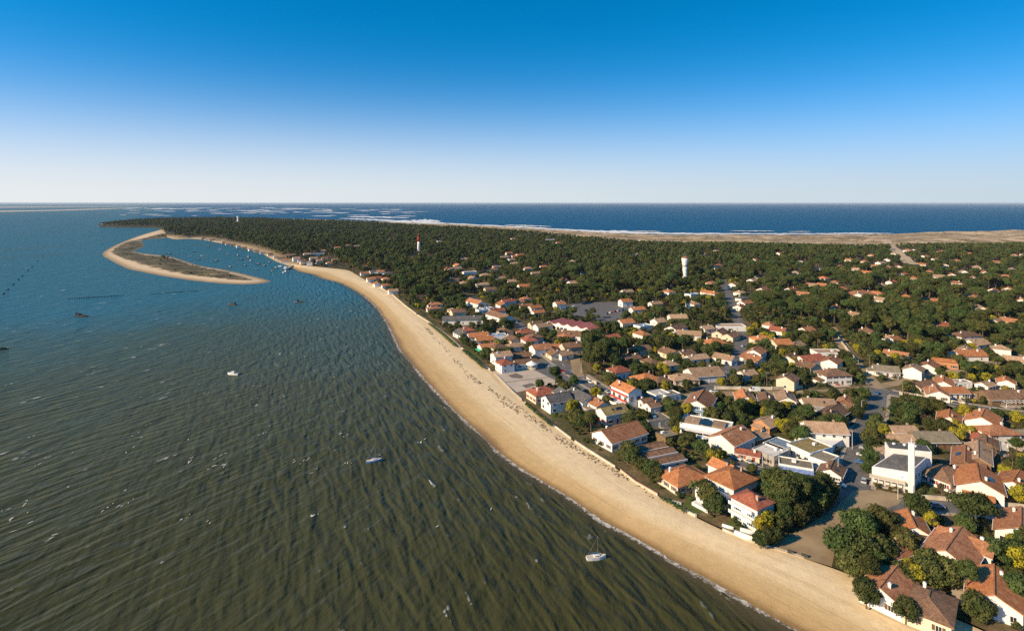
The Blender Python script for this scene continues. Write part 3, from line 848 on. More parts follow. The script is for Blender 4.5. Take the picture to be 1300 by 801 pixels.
# ------------------------------------------------------------------ landmarks
def quad_block(name, pts, z0, z1, m, parent):
    """block over a free four-sided plan; pts counter-clockwise, z1 may be a list per corner"""
    zz = z1 if isinstance(z1, (list, tuple)) else [z1] * len(pts)
    mb = MB(); mb.prism([(x, y, z0) for x, y in pts], [(x, y, z) for (x, y), z in zip(pts, zz)])
    return mb.build(name, m, parent)
def church():
    T = G(1157, 622.5)
    root = empty('church', T)
    Lp = lambda *q: [(x - T.x, y - T.y) for x, y in q]
    fr, fl, br, bl = (T.x - .3, T.y + .3), (T.x - 9.5, T.y + 6.0), (T.x + 11.6, T.y + 8.6), (T.x + 1.6, T.y + 11.6)
    quad_block('wall', Lp(fr, br, bl, fl), -.4, [5.9, 7.4, 7.4, 5.3], WALLM['white'], root)
    ins = lambda a, b, t: (a[0] + (b[0] - a[0]) * t, a[1] + (b[1] - a[1]) * t)
    cx_, cy_ = sum(p[0] for p in (fr, br, bl, fl)) / 4, sum(p[1] for p in (fr, br, bl, fl)) / 4
    rp = [ins(p, (cx_, cy_), .07) for p in (fr, br, bl, fl)]
    quad_block('roof', Lp(*rp), 5.0, [5.98, 7.48, 7.48, 5.4], ROOF['grey'], root)
    g1, g2 = G(1183, 573.5, 12), G(1128, 568.5, 12)
    r1, r2 = (g1.x, g1.y), (g2.x, g2.y)
    r3, r4 = (r2[0] + 2.2, r2[1] + 5.4), (r1[0] + 2.2, r1[1] + 5.4)
    hb = quad_block('rear_hall', Lp(r1, r4, r3, r2), -.4, 9.0, WALLM['white'], root)
    cx_, cy_ = sum(p[0] for p in (r1, r2, r3, r4)) / 4, sum(p[1] for p in (r1, r2, r3, r4)) / 4
    quad_block('rear_roof', Lp(*[ins(p, (cx_, cy_), .05) for p in (r1, r4, r3, r2)]), 8.3, 9.08, ROOF['grey'], root)
    # bell tower: slim slab with bevelled head and a cross
    tw = MB(); a, d = .95, .9
    Mx = Matrix.Rotation(R(-35), 4, 'Z')
    ring = lambda s, z: [tuple(Mx @ Vector((x * s, y * s, z))) for x, y in ((-a, -d), (a - .2, -d), (a, -d + .2), (a, d), (-a, d))]
    tw.prism(ring(1, -.4), ring(.96, 16.4)); t = tw.build('bell_tower', WALLM['white'], root); t.location = (-.6, -.9, 0)
    c = MB(); c.box(-.06, .06, -.06, .06, 16.4, 18.1); c.box(-.45, .45, -.05, .05, 17.3, 17.42); c.build('cross', m_trim, t)
    # porch: low roof on a row of posts in front of the west wall
    u = Vector((fl[0] - fr[0], fl[1] - fr[1])).normalized(); nn = Vector((u.y, -u.x)); nn = nn if nn.dot(Vector((-.7, -.7))) > 0 else -nn
    pa = Vector((0, 0)) + u * 1.8; pb = u * 12.0
    pr = MB(); pr.prism([(*(pa), 2.5), (*(pa + nn * 2.6), 2.5), (*(pb + nn * 2.6), 2.5), (*pb, 2.5)][::-1], [(*(pa), 2.8), (*(pa + nn * 2.6), 2.8), (*(pb + nn * 2.6), 2.8), (*pb, 2.8)][::-1])
    po = pr.build('porch', WALLM['cream'], root)
    for k in range(6):
        q = pa + nn * 2.35 + (pb - pa) * (k + .15) / 5.6
        pm = MB(); pm.box(q.x - .12, q.x + .12, q.y - .12, q.y + .12, -.2, 2.5); pm.build('post', WALLM['white'], po)
    st = MB(); st.prism([(*(pa + nn * 3.0), -.2), (*(pb + nn * 3.0), -.2), (*(pb), -.2), (*(pa), -.2)][::-1], [(*(pa + nn * 3.0), .3), (*(pb + nn * 3.0), .3), (*(pb), .3), (*(pa), .3)][::-1]); st.build('porch_step', m_plaza, root)
    # tall slit windows along the south wall and vents on the roofs
    v = Vector((br[0] - fr[0], br[1] - fr[1])); vl = v.length; v.normalize(); an = math.atan2(v.y, v.x)
    for k in range(5):
        q = v * (2.2 + k * 2.6) + Vector((v.y, -v.x)) * .02
        w = put('window', WIN[(1.1, 1.3)][0], root, (fr[0] - T.x + q.x, fr[1] - T.y + q.y, 2.6), an + math.pi); put('pane', WIN[(1.1, 1.3)][1], w)
    for k in range(3):
        q = MB(); q.box(-.4, .4, -.4, .4, 0, .5); put('roof_vent', q.mesh('roof_vent', m_trim), root, (r2[0] - T.x + 4 + k * 3.2, r2[1] - T.y + 3.0 - k * 1.0, 9.08), R(20))
    tag(root, 'modern white church with slim tall bell tower and dark flat roofs', 'church')
    HOUSES.append((T.x + 3, T.y + 10, 14, 10, root, TOWN_Z))
    # side annex
    return root
church()

def school():
    p = G(729, 411, TOWN_Z + 4.5)
    root = empty('school', (p.x, p.y, TOWN_Z), R(-41))
    L, W, H = 42, 18, 3.6
    wall_mb('flat', L, W, H, 0).build('wall', WALLM['white'], root)
    n_ = 5; wd = L / n_
    for k in range(n_):                              # five ridges side by side across the block
        rb = roof_slabs('gable', W, wd - .02, H + .45, 1.5, oh=.0)
        rb.v = [tuple(Matrix.Rotation(R(90), 4, 'Z') @ Vector(v) + Vector((-L / 2 + wd * (k + .5), 0, 0))) for v in rb.v]
        rr = rb.build('roof', ROOF['rosy'], root)
        for s in (-1, 1):
            g = MB(); g.poly([(-L / 2 + wd * k + .05, s * (W / 2 - .05), H), (-L / 2 + wd * (k + 1) - .05, s * (W / 2 - .05), H), (-L / 2 + wd * (k + .5), s * (W / 2 - .05), H + 1.9)]); g.build('gable_end', WALLM['white'], rr)
    add_windows(root, L, W, H, 1, 'white', random.Random(5), style=(2.6, 2.1))
    tag(root, 'long school building with rosy red roofs in parallel ridges beside the car park', 'school')
    HOUSES.append((p.x, p.y, 22, 5, root, TOWN_Z))
school()

def lighthouse():
    Y = 1055.0; x = (531.5 - HX) / F * Y; bz = float(town_h(np.array([x]), np.array([Y]))[0])
    top = 100 - (297 - HY) * Y / F; Ht = top - bz
    root = empty('lighthouse', (x, Y, bz))
    mr = mat('lighthouse_red', (0.5, 0.045, 0.035), 0.6); 
    t = MB(); t.lathe([(3.1, -.5), (2.9, 2), (2.5, Ht * .35), (2.2, Ht * .62)], 20); t.build('lower_shaft', WALLM['white'], root, True)
    t = MB(); t.lathe([(2.18, Ht * .6205), (2.0, Ht * .80), (1.95, Ht * .84), (2.7, Ht * .855), (2.7, Ht * .875), (1.7, Ht * .876)], 20); t.build('upper_shaft', mr, root, True)
    t = MB(); t.lathe([(1.35, Ht * .877), (1.35, Ht * .94)], 14); la = t.build('lantern', m_glass, root)
    t = MB(); t.lathe([(1.6, Ht * .94), (1.0, Ht * .975), (.25, Ht), (.1, Ht + 2)], 14); t.build('dome', mr, la, True)
    for k in range(4):
        w = MB(); w.box(-.4, .4, -.2, .2, 0, 1.3); put('window', w.mesh('window', m_glass), root, (-.5, -2.75 + k * .12, 5 + k * 4.2))
    t = MB(); t.box(-9, 9, -5, 5, -.5, 4); t.build('keepers_house', WALLM['white'], root)
    tag(root, 'tall white lighthouse with red top rising out of the forest', 'lighthouse')
    HOUSES.append((x, Y, 8, Ht, root, bz))
    return root
lighthouse()
def water_tower():
    p = G(869.5, 355.5, 4); bz = TOWN_Z
    top = 100 - (327 - HY) * p.y / F; Ht = top - bz
    root = empty('water_tower', (p.x, p.y, bz))
    s = MB(); s.lathe([(3.2, -.5), (3.0, 2), (2.8, Ht * .5), (2.85, Ht * .6)], 20); s.build('stem', WALLM['white'], root, True)
    s = MB(); s.lathe([(2.86, Ht * .602), (3.2, Ht * .72), (3.8, Ht * .84), (4.1, Ht * .97), (3.9, Ht * .974)], 22); tk = s.build('tank', WALLM['white'], root, True)
    s = MB(); s.lathe([(4.2, Ht * .975), (4.2, Ht), (3.9, Ht * 1.01), (1.0, Ht * 1.04)], 22); s.build('rim', ROOF['terracotta'], tk)
    for k, (dx, dy, hh) in enumerate(((0, 0, 8), (1.8, 1, 4.5), (-1.6, .6, 5), (.6, -1.9, 3.6))):
        a = MB(); a.tube([(dx, dy, Ht), (dx, dy, Ht + hh)], [.16, .1], 5); a.box(dx - .35, dx + .35, dy - .12, dy + .12, Ht + hh * .55, Ht + hh * .8); a.build('antenna', m_metal, root)
    b_ = MB(); b_.box(-7, 1, -6.5, -3.6, -.3, 3.2); b_.build('pump_house', WALLM['white'], root)
    tag(root, 'white flared concrete water tower with antennas above the pines', 'water tower')
    HOUSES.append((p.x, p.y, 8, Ht, root, bz))
m_metal = mat('grey_metal', (0.2, 0.2, 0.2), 0.5, spec=0.5)
water_tower()
def semaphore():
    Y = 2700.0; x = (302 - HX) / F * Y; bz = float(town_h(np.array([x]), np.array([Y]))[0])
    root = empty('signal_station', (x, Y, bz))
    t = MB(); t.lathe([(4.2, -.5), (3.8, 24), (5.5, 25), (5.5, 29), (3, 30)], 12); t.build('tower', WALLM['white'], root)
    t = MB(); t.box(-22, 10, -7, 7, -.5, 6.5); t.build('wall', WALLM['white'], root)
    t = MB(); t.tube([(0, 0, 30), (0, 0, 40)], [.5, .3], 5); t.build('mast', m_metal, root)
    tag(root, 'small white signal station tower standing in the forest behind the lagoon', 'tower')
    HOUSES.append((x, Y, 14, 30, root, bz))
semaphore()

# ------------------------------------------------------------------ houses, traced one by one: roof centre in the photograph, length, width, wall height, ridge direction
S, E = 26, 51          # ridge directions of the seafront and of the church quarter
NEAR = [
 (641, 458, 9, 8, 5.6, S + 90, 'h', 'red', 'white', 'white two-storey house with small red hipped roof beside the paved square', 'white'),
 (636.5, 448.5, 11, 8, 5.4, S, 'g', 'tan', 'white', 'tan gabled white house behind the red hipped house by the square', 'blue'),
 (667, 458, 13, 7, 3.0, S - 12, 'g', 'brown', 'white', 'long low house with brown roof between main street and the square', 'blue'),
 (689, 494, 13, 10, 4.4, S, 'h', 'red', 'cream', 'hipped villa with dark red roof between the square and the sea wall', 'red'),
 (707, 503, 12, 9, 5.6, S, 'g', 'grey', 'white', 'white seaside villa with dark slate gables and tall front', 'white'),
 (716, 497, 9, 7, 5.2, S + 90, 'g', 'grey', 'white', 'slate cross wing behind the white seaside villa', 'white'),
 (738, 500, 15, 9, 5.4, S + 92, 'g', 'grey', 'white', 'long grey slate roofed building with white gable along the main street', 'white'),
 (759, 509, 9, 7, 5.0, S + 90, 'g', 'terracotta', 'white', 'narrow terracotta gabled house between slate roofs and mossy roof', 'brown'),
 (752, 516.5, 9, 7, 3.0, S, 'f', 'gravel', 'grey', 'flat roofed grey veranda block before the mossy roofed house', 'brown'),
 (777, 518, 12, 8, 5.2, S, 'g', 'mossy', 'white', 'white house with mossy yellow-brown roof and bright red shutters', 'red'),
 (795, 490, 13, 8, 8.2, S + 92, 'g', 'orange', 'white', 'three-storey white hotel with orange roof and red balconies', 'red'),
 (786.6, 545, 19, 12, 4.0, S + 6, 'g', 'terracotta', 'white', 'wide villa with big terracotta roof and white gable facing the beach', 'brown'),
 (812, 503, 6, 5, 3.2, S, 'g', 'brown', 'white', 'first small brown gabled shop in the row beside the hotel', 'white'),
 (820, 507.5, 6, 5, 3.2, S, 'g', 'brown', 'white', 'second small brown gabled shop in the row beside the hotel', 'white'),
 (828, 512, 6, 5, 3.2, S, 'g', 'brown', 'white', 'third small brown gabled shop in the row, next to the parking yard', 'white'),
 (836, 498.5, 9, 7, 3.6, S, 'f', 'pale', 'white', 'flat pale roofed shop between the brown gabled shops and the road bend', 'blue'),
 (850, 499.5, 9, 6, 3.4, S, 'f', 'gravel', 'white', 'flat roofed white shop at the road bend with gravel roof', 'blue'),
 (832, 530, 11, 7, 3.2, S - 8, 'f', 'gravel', 'grey', 'grey concrete flat roofed garage beside the main street parking', 'white'),
 (847, 551, 7, 6, 3.0, S, 'f', 'gravel', 'timber', 'dark boarded hut with flat gravel roof near the boat sheds', 'brown'),
 (866, 599, 14, 11, 3.4, S, 'h', 'orange', 'cream', 'cream bungalow with bright orange hipped roof above the palm garden', 'brown'),
 (928, 601, 13, 11, 5.6, S + 8, 'h', 'orange', 'white', 'white two-storey villa with rounded orange roof and sea terrace', 'brown'),
 (918, 589, 8, 6, 4.4, S + 98, 'g', 'orange', 'white', 'orange gabled wing behind the white villa with sea terrace', 'brown'),
 (955, 630, 9, 8, 7.6, S + 96, 'h', 'red', 'white', 'narrow three-storey white house with dark red roof among dense trees', 'blue'),
 (889, 505, 17, 11, 5.6, 60, 'g', 'terracotta', 'white', 'large white house with broad two-tone roof and blue shutters', 'blue'),
 (945, 501, 11, 8, 3.6, 76, 'g', 'orange', 'white', 'bright orange gabled house with white gable beside the white garden wall', 'brown'),
 (973, 504, 10, 7, 3.0, 70, 'g', 'brown', 'white', 'low brown gabled cottage between the bright orange house and the pink-tan house', 'brown'),
 (997, 502, 11, 8, 3.6, 72, 'g', 'tan', 'white', 'pink-tan gabled house with white gable and tiny red door', 'red'),
 (1038, 509, 14, 8, 3.0, -6, 'g', 'tan', 'white', 'long tan roofed bungalow south of the wall road', 'brown'),
 (1056, 521, 15, 9, 3.2, 40, 'g', 'brown', 'timber', 'dark brown gabled chalet beside the church street hedge', 'brown'),
 (1074, 507, 8, 6, 3.2, E, 'g', 'terracotta', 'timber', 'small terracotta cabin tucked between the tan bungalow and church street', 'brown'),
 (897, 537, 20, 11, 4.4, -28, 'f', 'pale', 'white', 'long white restaurant with pale roof and tan roof panels on main street', 'white'),
 (929, 550, 15, 11, 5.0, 38, 'g', 'terracotta', 'white', 'terracotta roofed market hall next to the long white restaurant', 'white'),
 (973.5, 533, 9, 8, 3.4, S + 8, 'g', 'tan', 'ochre', 'small ochre walled house with tan roof standing alone in a yard', 'brown'),
 (979, 571, 11, 9, 3.8, S + 8, 'f', 'pale', 'grey', 'corner shop with white flat roof facing the parked cars', 'brown'),
 (990, 563.5, 10, 8, 3.8, S + 8, 'f', 'blue', 'white', 'block with blue-grey flat roof behind the white roofed corner shop', 'white'),
 (960, 550, 8, 6, 2.8, S, 'g', 'tan', 'timber', 'little tan roofed shed behind the market hall', 'brown'),
 (950, 573, 8, 4, 2.8, -28, 'g', 'red', 'cream', 'small red roofed stall at the street edge by the parked van', 'red'),
 (1046, 540, 15, 10, 5.8, -8, 'g', 'tan', 'white', 'large white two-storey house with tan roof behind a curved terrace', 'white'),
 (1028, 566, 13, 10, 4.4, S, 'f', 'mossy', 'white', 'white walled block with mossy flat roof terrace', 'white'),
 (1046, 580, 9, 7, 4.0, S + 10, 'f', 'gravel', 'white', 'white block with brown flat roof between mossy terrace and church street', 'white'),
 (1010, 588, 11, 7, 3.6, -24, 'f', 'gravel', 'white', 'flat roofed boutique with long blue awning on main street', 'blue'),
 (1056, 593, 8, 7, 3.4, E, 'g', 'brown', 'white', 'small brown gabled house at the church street corner', 'brown'),
 (1057, 471, 15, 10, 5.6, 8, 'h', 'brown', 'white', 'white two-storey inn with brown hipped roof at the crossroads', 'brown'),
 (1171, 486.5, 13, 8, 3.0, 18, 'g', 'brown', 'cream', 'brown roofed bungalow on the corner of the wood road', 'brown'),
 (1198, 483, 12, 8, 3.6, E, 'g', 'orange', 'white', 'orange gabled house behind the low cross wing on the village road', 'brown'),
 (1189, 495, 11, 9, 3.4, E + 10, 'g', 'terracotta', 'white', 'terracotta gabled house with white gable beside the long village road wall', 'brown'),
 (1209, 494, 12, 7, 3.2, 0, 'g', 'orange', 'white', 'low orange cross wing facing the village road', 'brown'),
 (1219, 484, 9, 5, 3.2, 5, 'f', 'tan', 'white', 'white flat garage between orange gables and the dark barn roof', 'white'),
 (1274, 499, 22, 11, 3.0, 2, 'g', 'brown', 'timber', 'very wide dark brown roofed bungalow beside the village road', 'brown'),
 (1277, 482, 8, 7, 4.4, E, 'g', 'orange', 'white', 'small white house with orange gable behind the dark wide bungalow', 'brown'),
 (1251, 486, 8, 6, 2.8, S, 'g', 'tan', 'white', 'little tan roofed outbuilding near the dark wide bungalow', 'brown'),
 (1205, 527, 11, 8, 3.4, E, 'g', 'orange', 'white', 'orange roofed cottage with white gable beside yellow mimosas', 'brown'),
 (1248, 528, 14, 11, 4.0, E - 6, 'g', 'orange', 'white', 'large orange gabled house south of the village road', 'brown'),
 (1264, 543, 13, 9, 5.6, 2, 'h', 'terracotta', 'white', 'white two-storey house with terracotta hipped roof and brown shutters', 'brown'),
 (1236, 549, 9, 8, 3.0, E, 'h', 'red', 'ochre', 'small reddish hipped pavilion beside the two-storey terracotta house', 'brown'),
 (1182, 552, 16, 9, 3.0, 0, 'g', 'gravel', 'timber', 'long dull grey-brown roofed bungalow behind the church', 'brown'),
 (1145, 543, 10, 6, 4.2, 0, 'g', 'tan', 'cream', 'upper tan roofed house of the stepped pair behind the church', 'brown'),
 (1142, 554.5, 11, 6, 3.0, 0, 'g', 'tan', 'ochre', 'lower tan roofed house of the stepped pair behind the church', 'brown'),
 (1122, 571, 6, 5.5, 4.4, -25, 's', 'tan', 'white', 'small cube annex with tan roof against the church hall', 'white'),
 (1199, 597, 13, 10, 3.4, S, 'h', 'brown', 'white', 'brown hipped cottage with red shutters beside the church', 'red'),
 (1242, 605, 15, 12, 4.6, 54, 'g', 'orange', 'white', 'big orange gabled villa with white gable opposite the umbrella pine', 'white'),
 (1290, 608, 12, 9, 3.6, 40, 'g', 'orange', 'white', 'orange gabled house beyond the big orange villa on garden street', 'white'),
 (1242, 573, 19, 7, 3.2, E, 'g', 'tan', 'timber', 'long greyish tan roofed row behind the bare trees', 'brown'),
 (1225, 578, 18, 7, 3.2, E, 'g', 'terracotta', 'timber', 'long dark terracotta roofed row beside the brown hipped cottage', 'brown'),
 (1252, 558, 12, 7, 3.0, E, 'g', 'brown', 'timber', 'brown roofed shed at the end of the long rows', 'brown'),
 (1290, 549, 16, 8, 3.4, 5, 'g', 'gravel', 'timber', 'dull brown roofed house past the two-storey terracotta house', 'brown'),
 (1157, 661, 10, 7, 3.6, 66, 'g', 'orange', 'white', 'small steep orange gabled house beside the reddish bare shrub', 'white'),
 (1211, 690, 16, 11, 4.2, 40, 'g', 'terracotta', 'white', 'large red-brown roofed villa with white walls and cross gables below the umbrella pine', 'white'),
 (1226, 684, 12, 7, 4.4, -50, 'g', 'terracotta', 'white', 'cross wing of the large red-brown villa', 'white'),
 (1296, 662, 14, 11, 4.0, 48, 'g', 'terracotta', 'white', 'terracotta roofed house at the end of garden street', 'white'),
 (1134, 694, 8, 6, 3.0, 20, 'g', 'terracotta', 'cream', 'small terracotta outbuilding half hidden by dark trees', 'brown'),
 (1128, 738, 12, 9, 3.6, 40, 'g', 'terracotta', 'white', 'terracotta roofed house in the gardens past the large red-brown villa', 'brown'),
 (1262, 742, 14, 10, 3.8, 50, 'g', 'orange', 'white', 'orange roofed house at the lower end of the gardens', 'white'),
 (1180, 760, 12, 9, 3.6, 48, 'h', 'brown', 'cream', 'brown hipped house at the lower end of the gardens', 'brown'),
 (606.7, 424, 14, 8, 4.4, S - 8, 'g', 'orange', 'white', 'white beach house with orange-tan roof near the beach hedge', 'brown'),
 (615, 429, 12, 7, 4.2, S - 8, 'g', 'orange', 'white', 'orange gabled beach house beside the blue boxy house', 'brown'),
 (631, 425.5, 13, 9, 4.6, S - 15, 'f', 'blue', 'white', 'boxy flat roofed house with bluish walls behind the orange beach houses', 'blue'),
 (619, 438, 11, 8, 4.2, S, 'g', 'orange', 'white', 'orange roofed house with bright green awning', 'green'),
 (633, 438.5, 10, 8, 4.6, S, 'h', 'brown', 'cream', 'dark brown hipped house behind the house with green awning', 'brown'),
 (659, 449.5, 14, 6, 2.6, S - 15, 'g', 'brown', 'timber', 'low long brown shed beside the tan gabled white house', 'brown'),
 (593, 417, 10, 9, 4.2, S, 'h', 'red', 'white', 'red hipped seaside house with white side wall', 'brown'),
 (587.5, 403, 32, 9, 4.6, S - 20, 'g', 'grey', 'white', 'long hall with pale roof and shaded bluish wall near the beach', 'blue'),
 (604, 382, 22, 9, 4.6, S + 100, 'g', 'terracotta', 'white', 'long white row of shops with terracotta roof along the upper main street', 'white'),
 (634, 399, 26, 10, 4.4, S + 100, 'g', 'brown', 'white', 'long brown roofed row with white awning facing the main street', 'white'),
 (794, 407, 12, 9, 5.0, S, 'g', 'orange', 'white', 'orange gabled white house between the school and the gardens', 'brown'),
 (723, 422, 18, 9, 4.0, -20, 'g', 'brown', 'white', 'long brown roofed white house below the school', 'brown'),
 (860, 401, 14, 9, 4.0, 5, 'g', 'tan', 'white', 'white house with tan roof in a clearing beneath the water tower', 'brown'),
 (858, 414, 16, 10, 5.2, 46, 'g', 'brown', 'white', 'big white gabled house with brown roof among yellow shrubs', 'brown'),
 (875, 422, 16, 9, 3.8, -20, 'g', 'tan', 'white', 'tan roofed wing beside the big white gabled house', 'brown'),
 (906, 432, 14, 11, 3.4, 20, 'h', 'orange', 'cream', 'bright orange hipped bungalow west of pine avenue', 'brown'),
 (926, 413, 22, 9, 4.0, 0, 'f', 'tan', 'white', 'long flat tan roofed white block on pine avenue', 'white'),
 (868, 477, 14, 9, 3.4, 5, 'h', 'tan', 'cream', 'tan hipped bungalow on a lawn with clipped hedge', 'white'),
 (893, 470, 18, 12, 4.0, 12, 'g', 'tan', 'white', 'sprawling tan roofed villa with white terrace beside pine avenue', 'white'),
 (786, 467, 11, 9, 4.6, S, 'h', 'red', 'white', 'red hipped villa with blue-white walls beside the dark pines', 'blue'),
 (820, 477, 13, 11, 3.4, S, 'h', 'orange', 'cream', 'orange hipped bungalow behind the hotel', 'brown'),
 (838, 480, 9, 7, 3.0, S, 'h', 'brown', 'cream', 'small brown hipped annex beside the orange hipped bungalow', 'brown'),
 (967, 428, 13, 10, 4.0, 10, 'h', 'orange', 'cream', 'orange hipped house east of pine avenue', 'brown'),
 (991, 433, 12, 10, 5.0, 10, 'g', 'orange', 'cream', 'two-step bright orange roofed house in the trees east of pine avenue', 'brown'),
 (960, 444, 12, 9, 5.0, 50, 'g', 'terracotta', 'white', 'house with large sunlit white gable on pine avenue', 'white'),
 (1028, 453, 16, 9, 3.6, 20, 'g', 'red', 'white', 'reddish brown roofed long house behind the crossroads inn', 'brown'),
 (1050, 446, 17, 9, 4.0, 0, 'f', 'tan', 'white', 'white flat roofed house beside the walled lane', 'white'),
 (1225, 423, 18, 10, 6.0, 12, 'h', 'brown', 'white', 'large white two-storey house with many windows at the wood edge', 'brown'),
 (1239, 433, 14, 10, 3.2, 20, 'g', 'tan', 'white', 'tan roofed wing below the large many-windowed house', 'brown'),
 (1229, 447, 17, 10, 3.6, 0, 'g', 'orange', 'white', 'orange roofed house with white vaulted gable below the tan wing', 'white'),
 (1199, 459, 12, 8, 3.4, -30, 'f', 'orange', 'ochre', 'unfinished orange brick house without a roof', 'brown'),
 (1124, 467, 12, 9, 3.0, -20, 'g', 'gravel', 'white', 'grey roofed bungalow under trees by the wood road', 'brown'),
 (1092, 371, 26, 16, 4.0, 10, 'h', 'terracotta', 'cream', 'large terracotta hipped house in the middle of the pine wood', 'brown'),
]
for px, py, L, W, H, ang, kd, rf, wl_, lab, sh in NEAR:
    big = py > 455
    house(px, py, L, W, H, ang, kd, rf, wl_, lab, sh, 2 if big else 1, chimneys=1 if kd != 'f' else 0,
          win=(1.8, 2.1) if lab.startswith(('three', 'long white rest', 'white two-storey villa')) else None)

# extra pieces on the traced houses
def find(lab): return next(o for o in bpy.data.objects if o.get('label', '').startswith(lab))
h = find('three-storey white hotel')
for st in (1, 2):
    for sy in (-1, 1):
        b_ = MB(); b_.box(-6.2, 6.2, sy * 4.02, sy * 5.1, st * 2.7 - .12, st * 2.7); bo = b_.build('balcony', WALLM['white'], h)
        r_ = MB(); r_.box(-6.2, 6.2, sy * 5.02, sy * 5.08, st * 2.7 + .001, st * 2.7 + .95)
        r_.build('railing', SHUT['red'], bo)
b_ = MB(); b_.box(-10, 8.5, 5.2, 11, -.2, 2.7); b_.box(-10, 8.5, 10.8, 11, 2.701, 3.5); b_.build('ground_floor_terrace', WALLM['white'], h)
h = find('long white restaurant')
for k, (u, w, mm) in enumerate(((-5.5, 6, ROOF['tan']), (0.2, 3.4, m_glass), (5.2, 5, ROOF['tan']))):
    b_ = MB(); b_.box(u - w / 2, u + w / 2, -4, 3.2, 4.47, 4.75); b_.build('roof_panel', mm, h)
b_ = MB(); b_.box(-10, 10, -8.5, -5.52, 2.6, 2.8); vz = b_.build('veranda', WALLM['white'], h)
for k in range(7):
    b_ = MB(); u = -9.7 + k * 3.2; b_.box(u - .1, u + .1, -8.4, -8.2, -.2, 2.6); b_.build('post', WALLM['white'], vz)
h = find('flat roofed boutique')
b_ = MB(); b_.prism([(-5.5, -3.52, 2.9), (5.5, -3.52, 2.9), (5.5, -5.6, 2.3), (-5.5, -5.6, 2.3)], [(-5.5, -3.52, 3.0), (5.5, -3.52, 3.0), (5.5, -5.6, 2.4), (-5.5, -5.6, 2.4)])
b_.build('awning', mat('blue_canvas', (0.08, 0.16, 0.42), 0.8, (0.3, 0.36, 0.5), 1.2), h)
h = find('orange roofed house with bright green')
b_ = MB(); b_.prism([(-5.52, -3, 2.6), (-5.52, 3, 2.6), (-7.6, 3, 2.1), (-7.6, -3, 2.1)], [(-5.52, -3, 2.7), (-5.52, 3, 2.7), (-7.6, 3, 2.2), (-7.6, -3, 2.2)])
b_.build('awning', mat('green_canvas', (0.02, 0.42, 0.22), 0.8), h)
h = find('large white two-storey house with tan')
tv = MB(); pts = [(9 * math.cos(R(a)) - 3, 8.5 * math.sin(R(a)) - 3) for a in range(150, 292, 12)]
tv.prism([(x, y, -.4) for x, y in pts] + [(6, -4, -.4), (-6, 4, -.4)], [(x, y, 2.9) for x, y in pts] + [(6, -4, 2.9), (-6, 4, 2.9)]); tv.build('curved_terrace', WALLM['white'], h)
h = find('white two-storey villa with rounded')
tv = MB(); tv.box(-12.5, -6.52, -5.5, 5.5, -.4, 2.6); tt = tv.build('terrace', WALLM['white'], h)
tv = MB(); tv.box(-12.5, -12.35, -5.5, 5.5, 2.601, 3.5); tv.build('railing', WALLM['white'], tt)
for k in range(2):
    tv = MB(); tv.box(-15.5 - k * 2.2, -12.52 - k * 2.2, -3 - k, 2, -.4, 1.9 - k * .9); tv.build('step_terrace', WALLM['white'], h)
h = find('narrow three-storey white')
for st in (1, 2):
    b_ = MB(); b_.box(-3.5, 4.5, 4.02, 5.4, st * 2.6 - .1, st * 2.6); bo = b_.build('balcony', WALLM['white'], h)
    b_ = MB(); b_.box(-3.5, 4.5, 5.3, 5.4, st * 2.6 + .001, st * 2.6 + .9); b_.build('railing', WALLM['white'], bo)
h = find('unfinished orange brick')
for k in range(4):
    b_ = MB(); b_.box(-5.4, 5.4, -3.5 + k * 2.2, -3.2 + k * 2.2, 3.86, 4.3); b_.build('roof_beam', ROOF['orange'], h)
h = find('large white house with broad')
b_ = MB(); b_.box(-9.6, -8.52, -5, 5, 2.7, 2.85); bo = b_.build('balcony', WALLM['white'], h)
b_ = MB(); b_.box(-9.6, -9.5, -5, 5, 2.851, 3.7); b_.build('railing', SHUT['blue'], bo)

# boat sheds: three parallel low roofs with white beams between them
for k, (x, y, nmz) in enumerate(((825, 565.5, 'innermost'), (836, 572.5, 'middle'), (847, 581.5, 'outermost'))):
    r_ = house(x, y, 12.5, 4.0, 2.7, -4 + S, 'g', 'brown', 'white', ('boat shed with brown low roof, next to the terracotta villa', 'boat shed with brown low roof, middle of the row of three', 'boat shed with brown low roof, next to the cream bungalow')[k], 'white', 1, rise=.75, name='boat_shed', cat='shed', chimneys=0)
    b_ = MB(); b_.box(-6.9, 7.0, -2.85, -2.6, 2.0, 2.6); b_.build('fascia_beam', m_trim, r_)

# round white fair tent on the square
p = G(675, 468, TOWN_Z)
root = empty('carousel', (p.x, p.y, TOWN_Z + .14))
mt = mat('white_canvas', (0.78, 0.76, 0.72), 0.8)
t = MB(); t.lathe([(3.3, 2.3), (3.35, 2.9), (1.2, 3.9), (.1, 4.5)], 14); t.build('canopy', mt, root)
t = MB(); t.lathe([(3.0, 0), (3.0, .3)], 14); t.build('platform', WALLM['cream'], root)
for k in range(7):
    a = 2 * math.pi * k / 7; t = MB(); t.tube([(2.9 * math.cos(a), 2.9 * math.sin(a), 0), (2.9 * math.cos(a), 2.9 * math.sin(a), 2.4)], [.07, .07], 5); t.build('post', m_trim, root)
tag(root, 'round white tent canopy on posts at the edge of the paved square', 'tent')

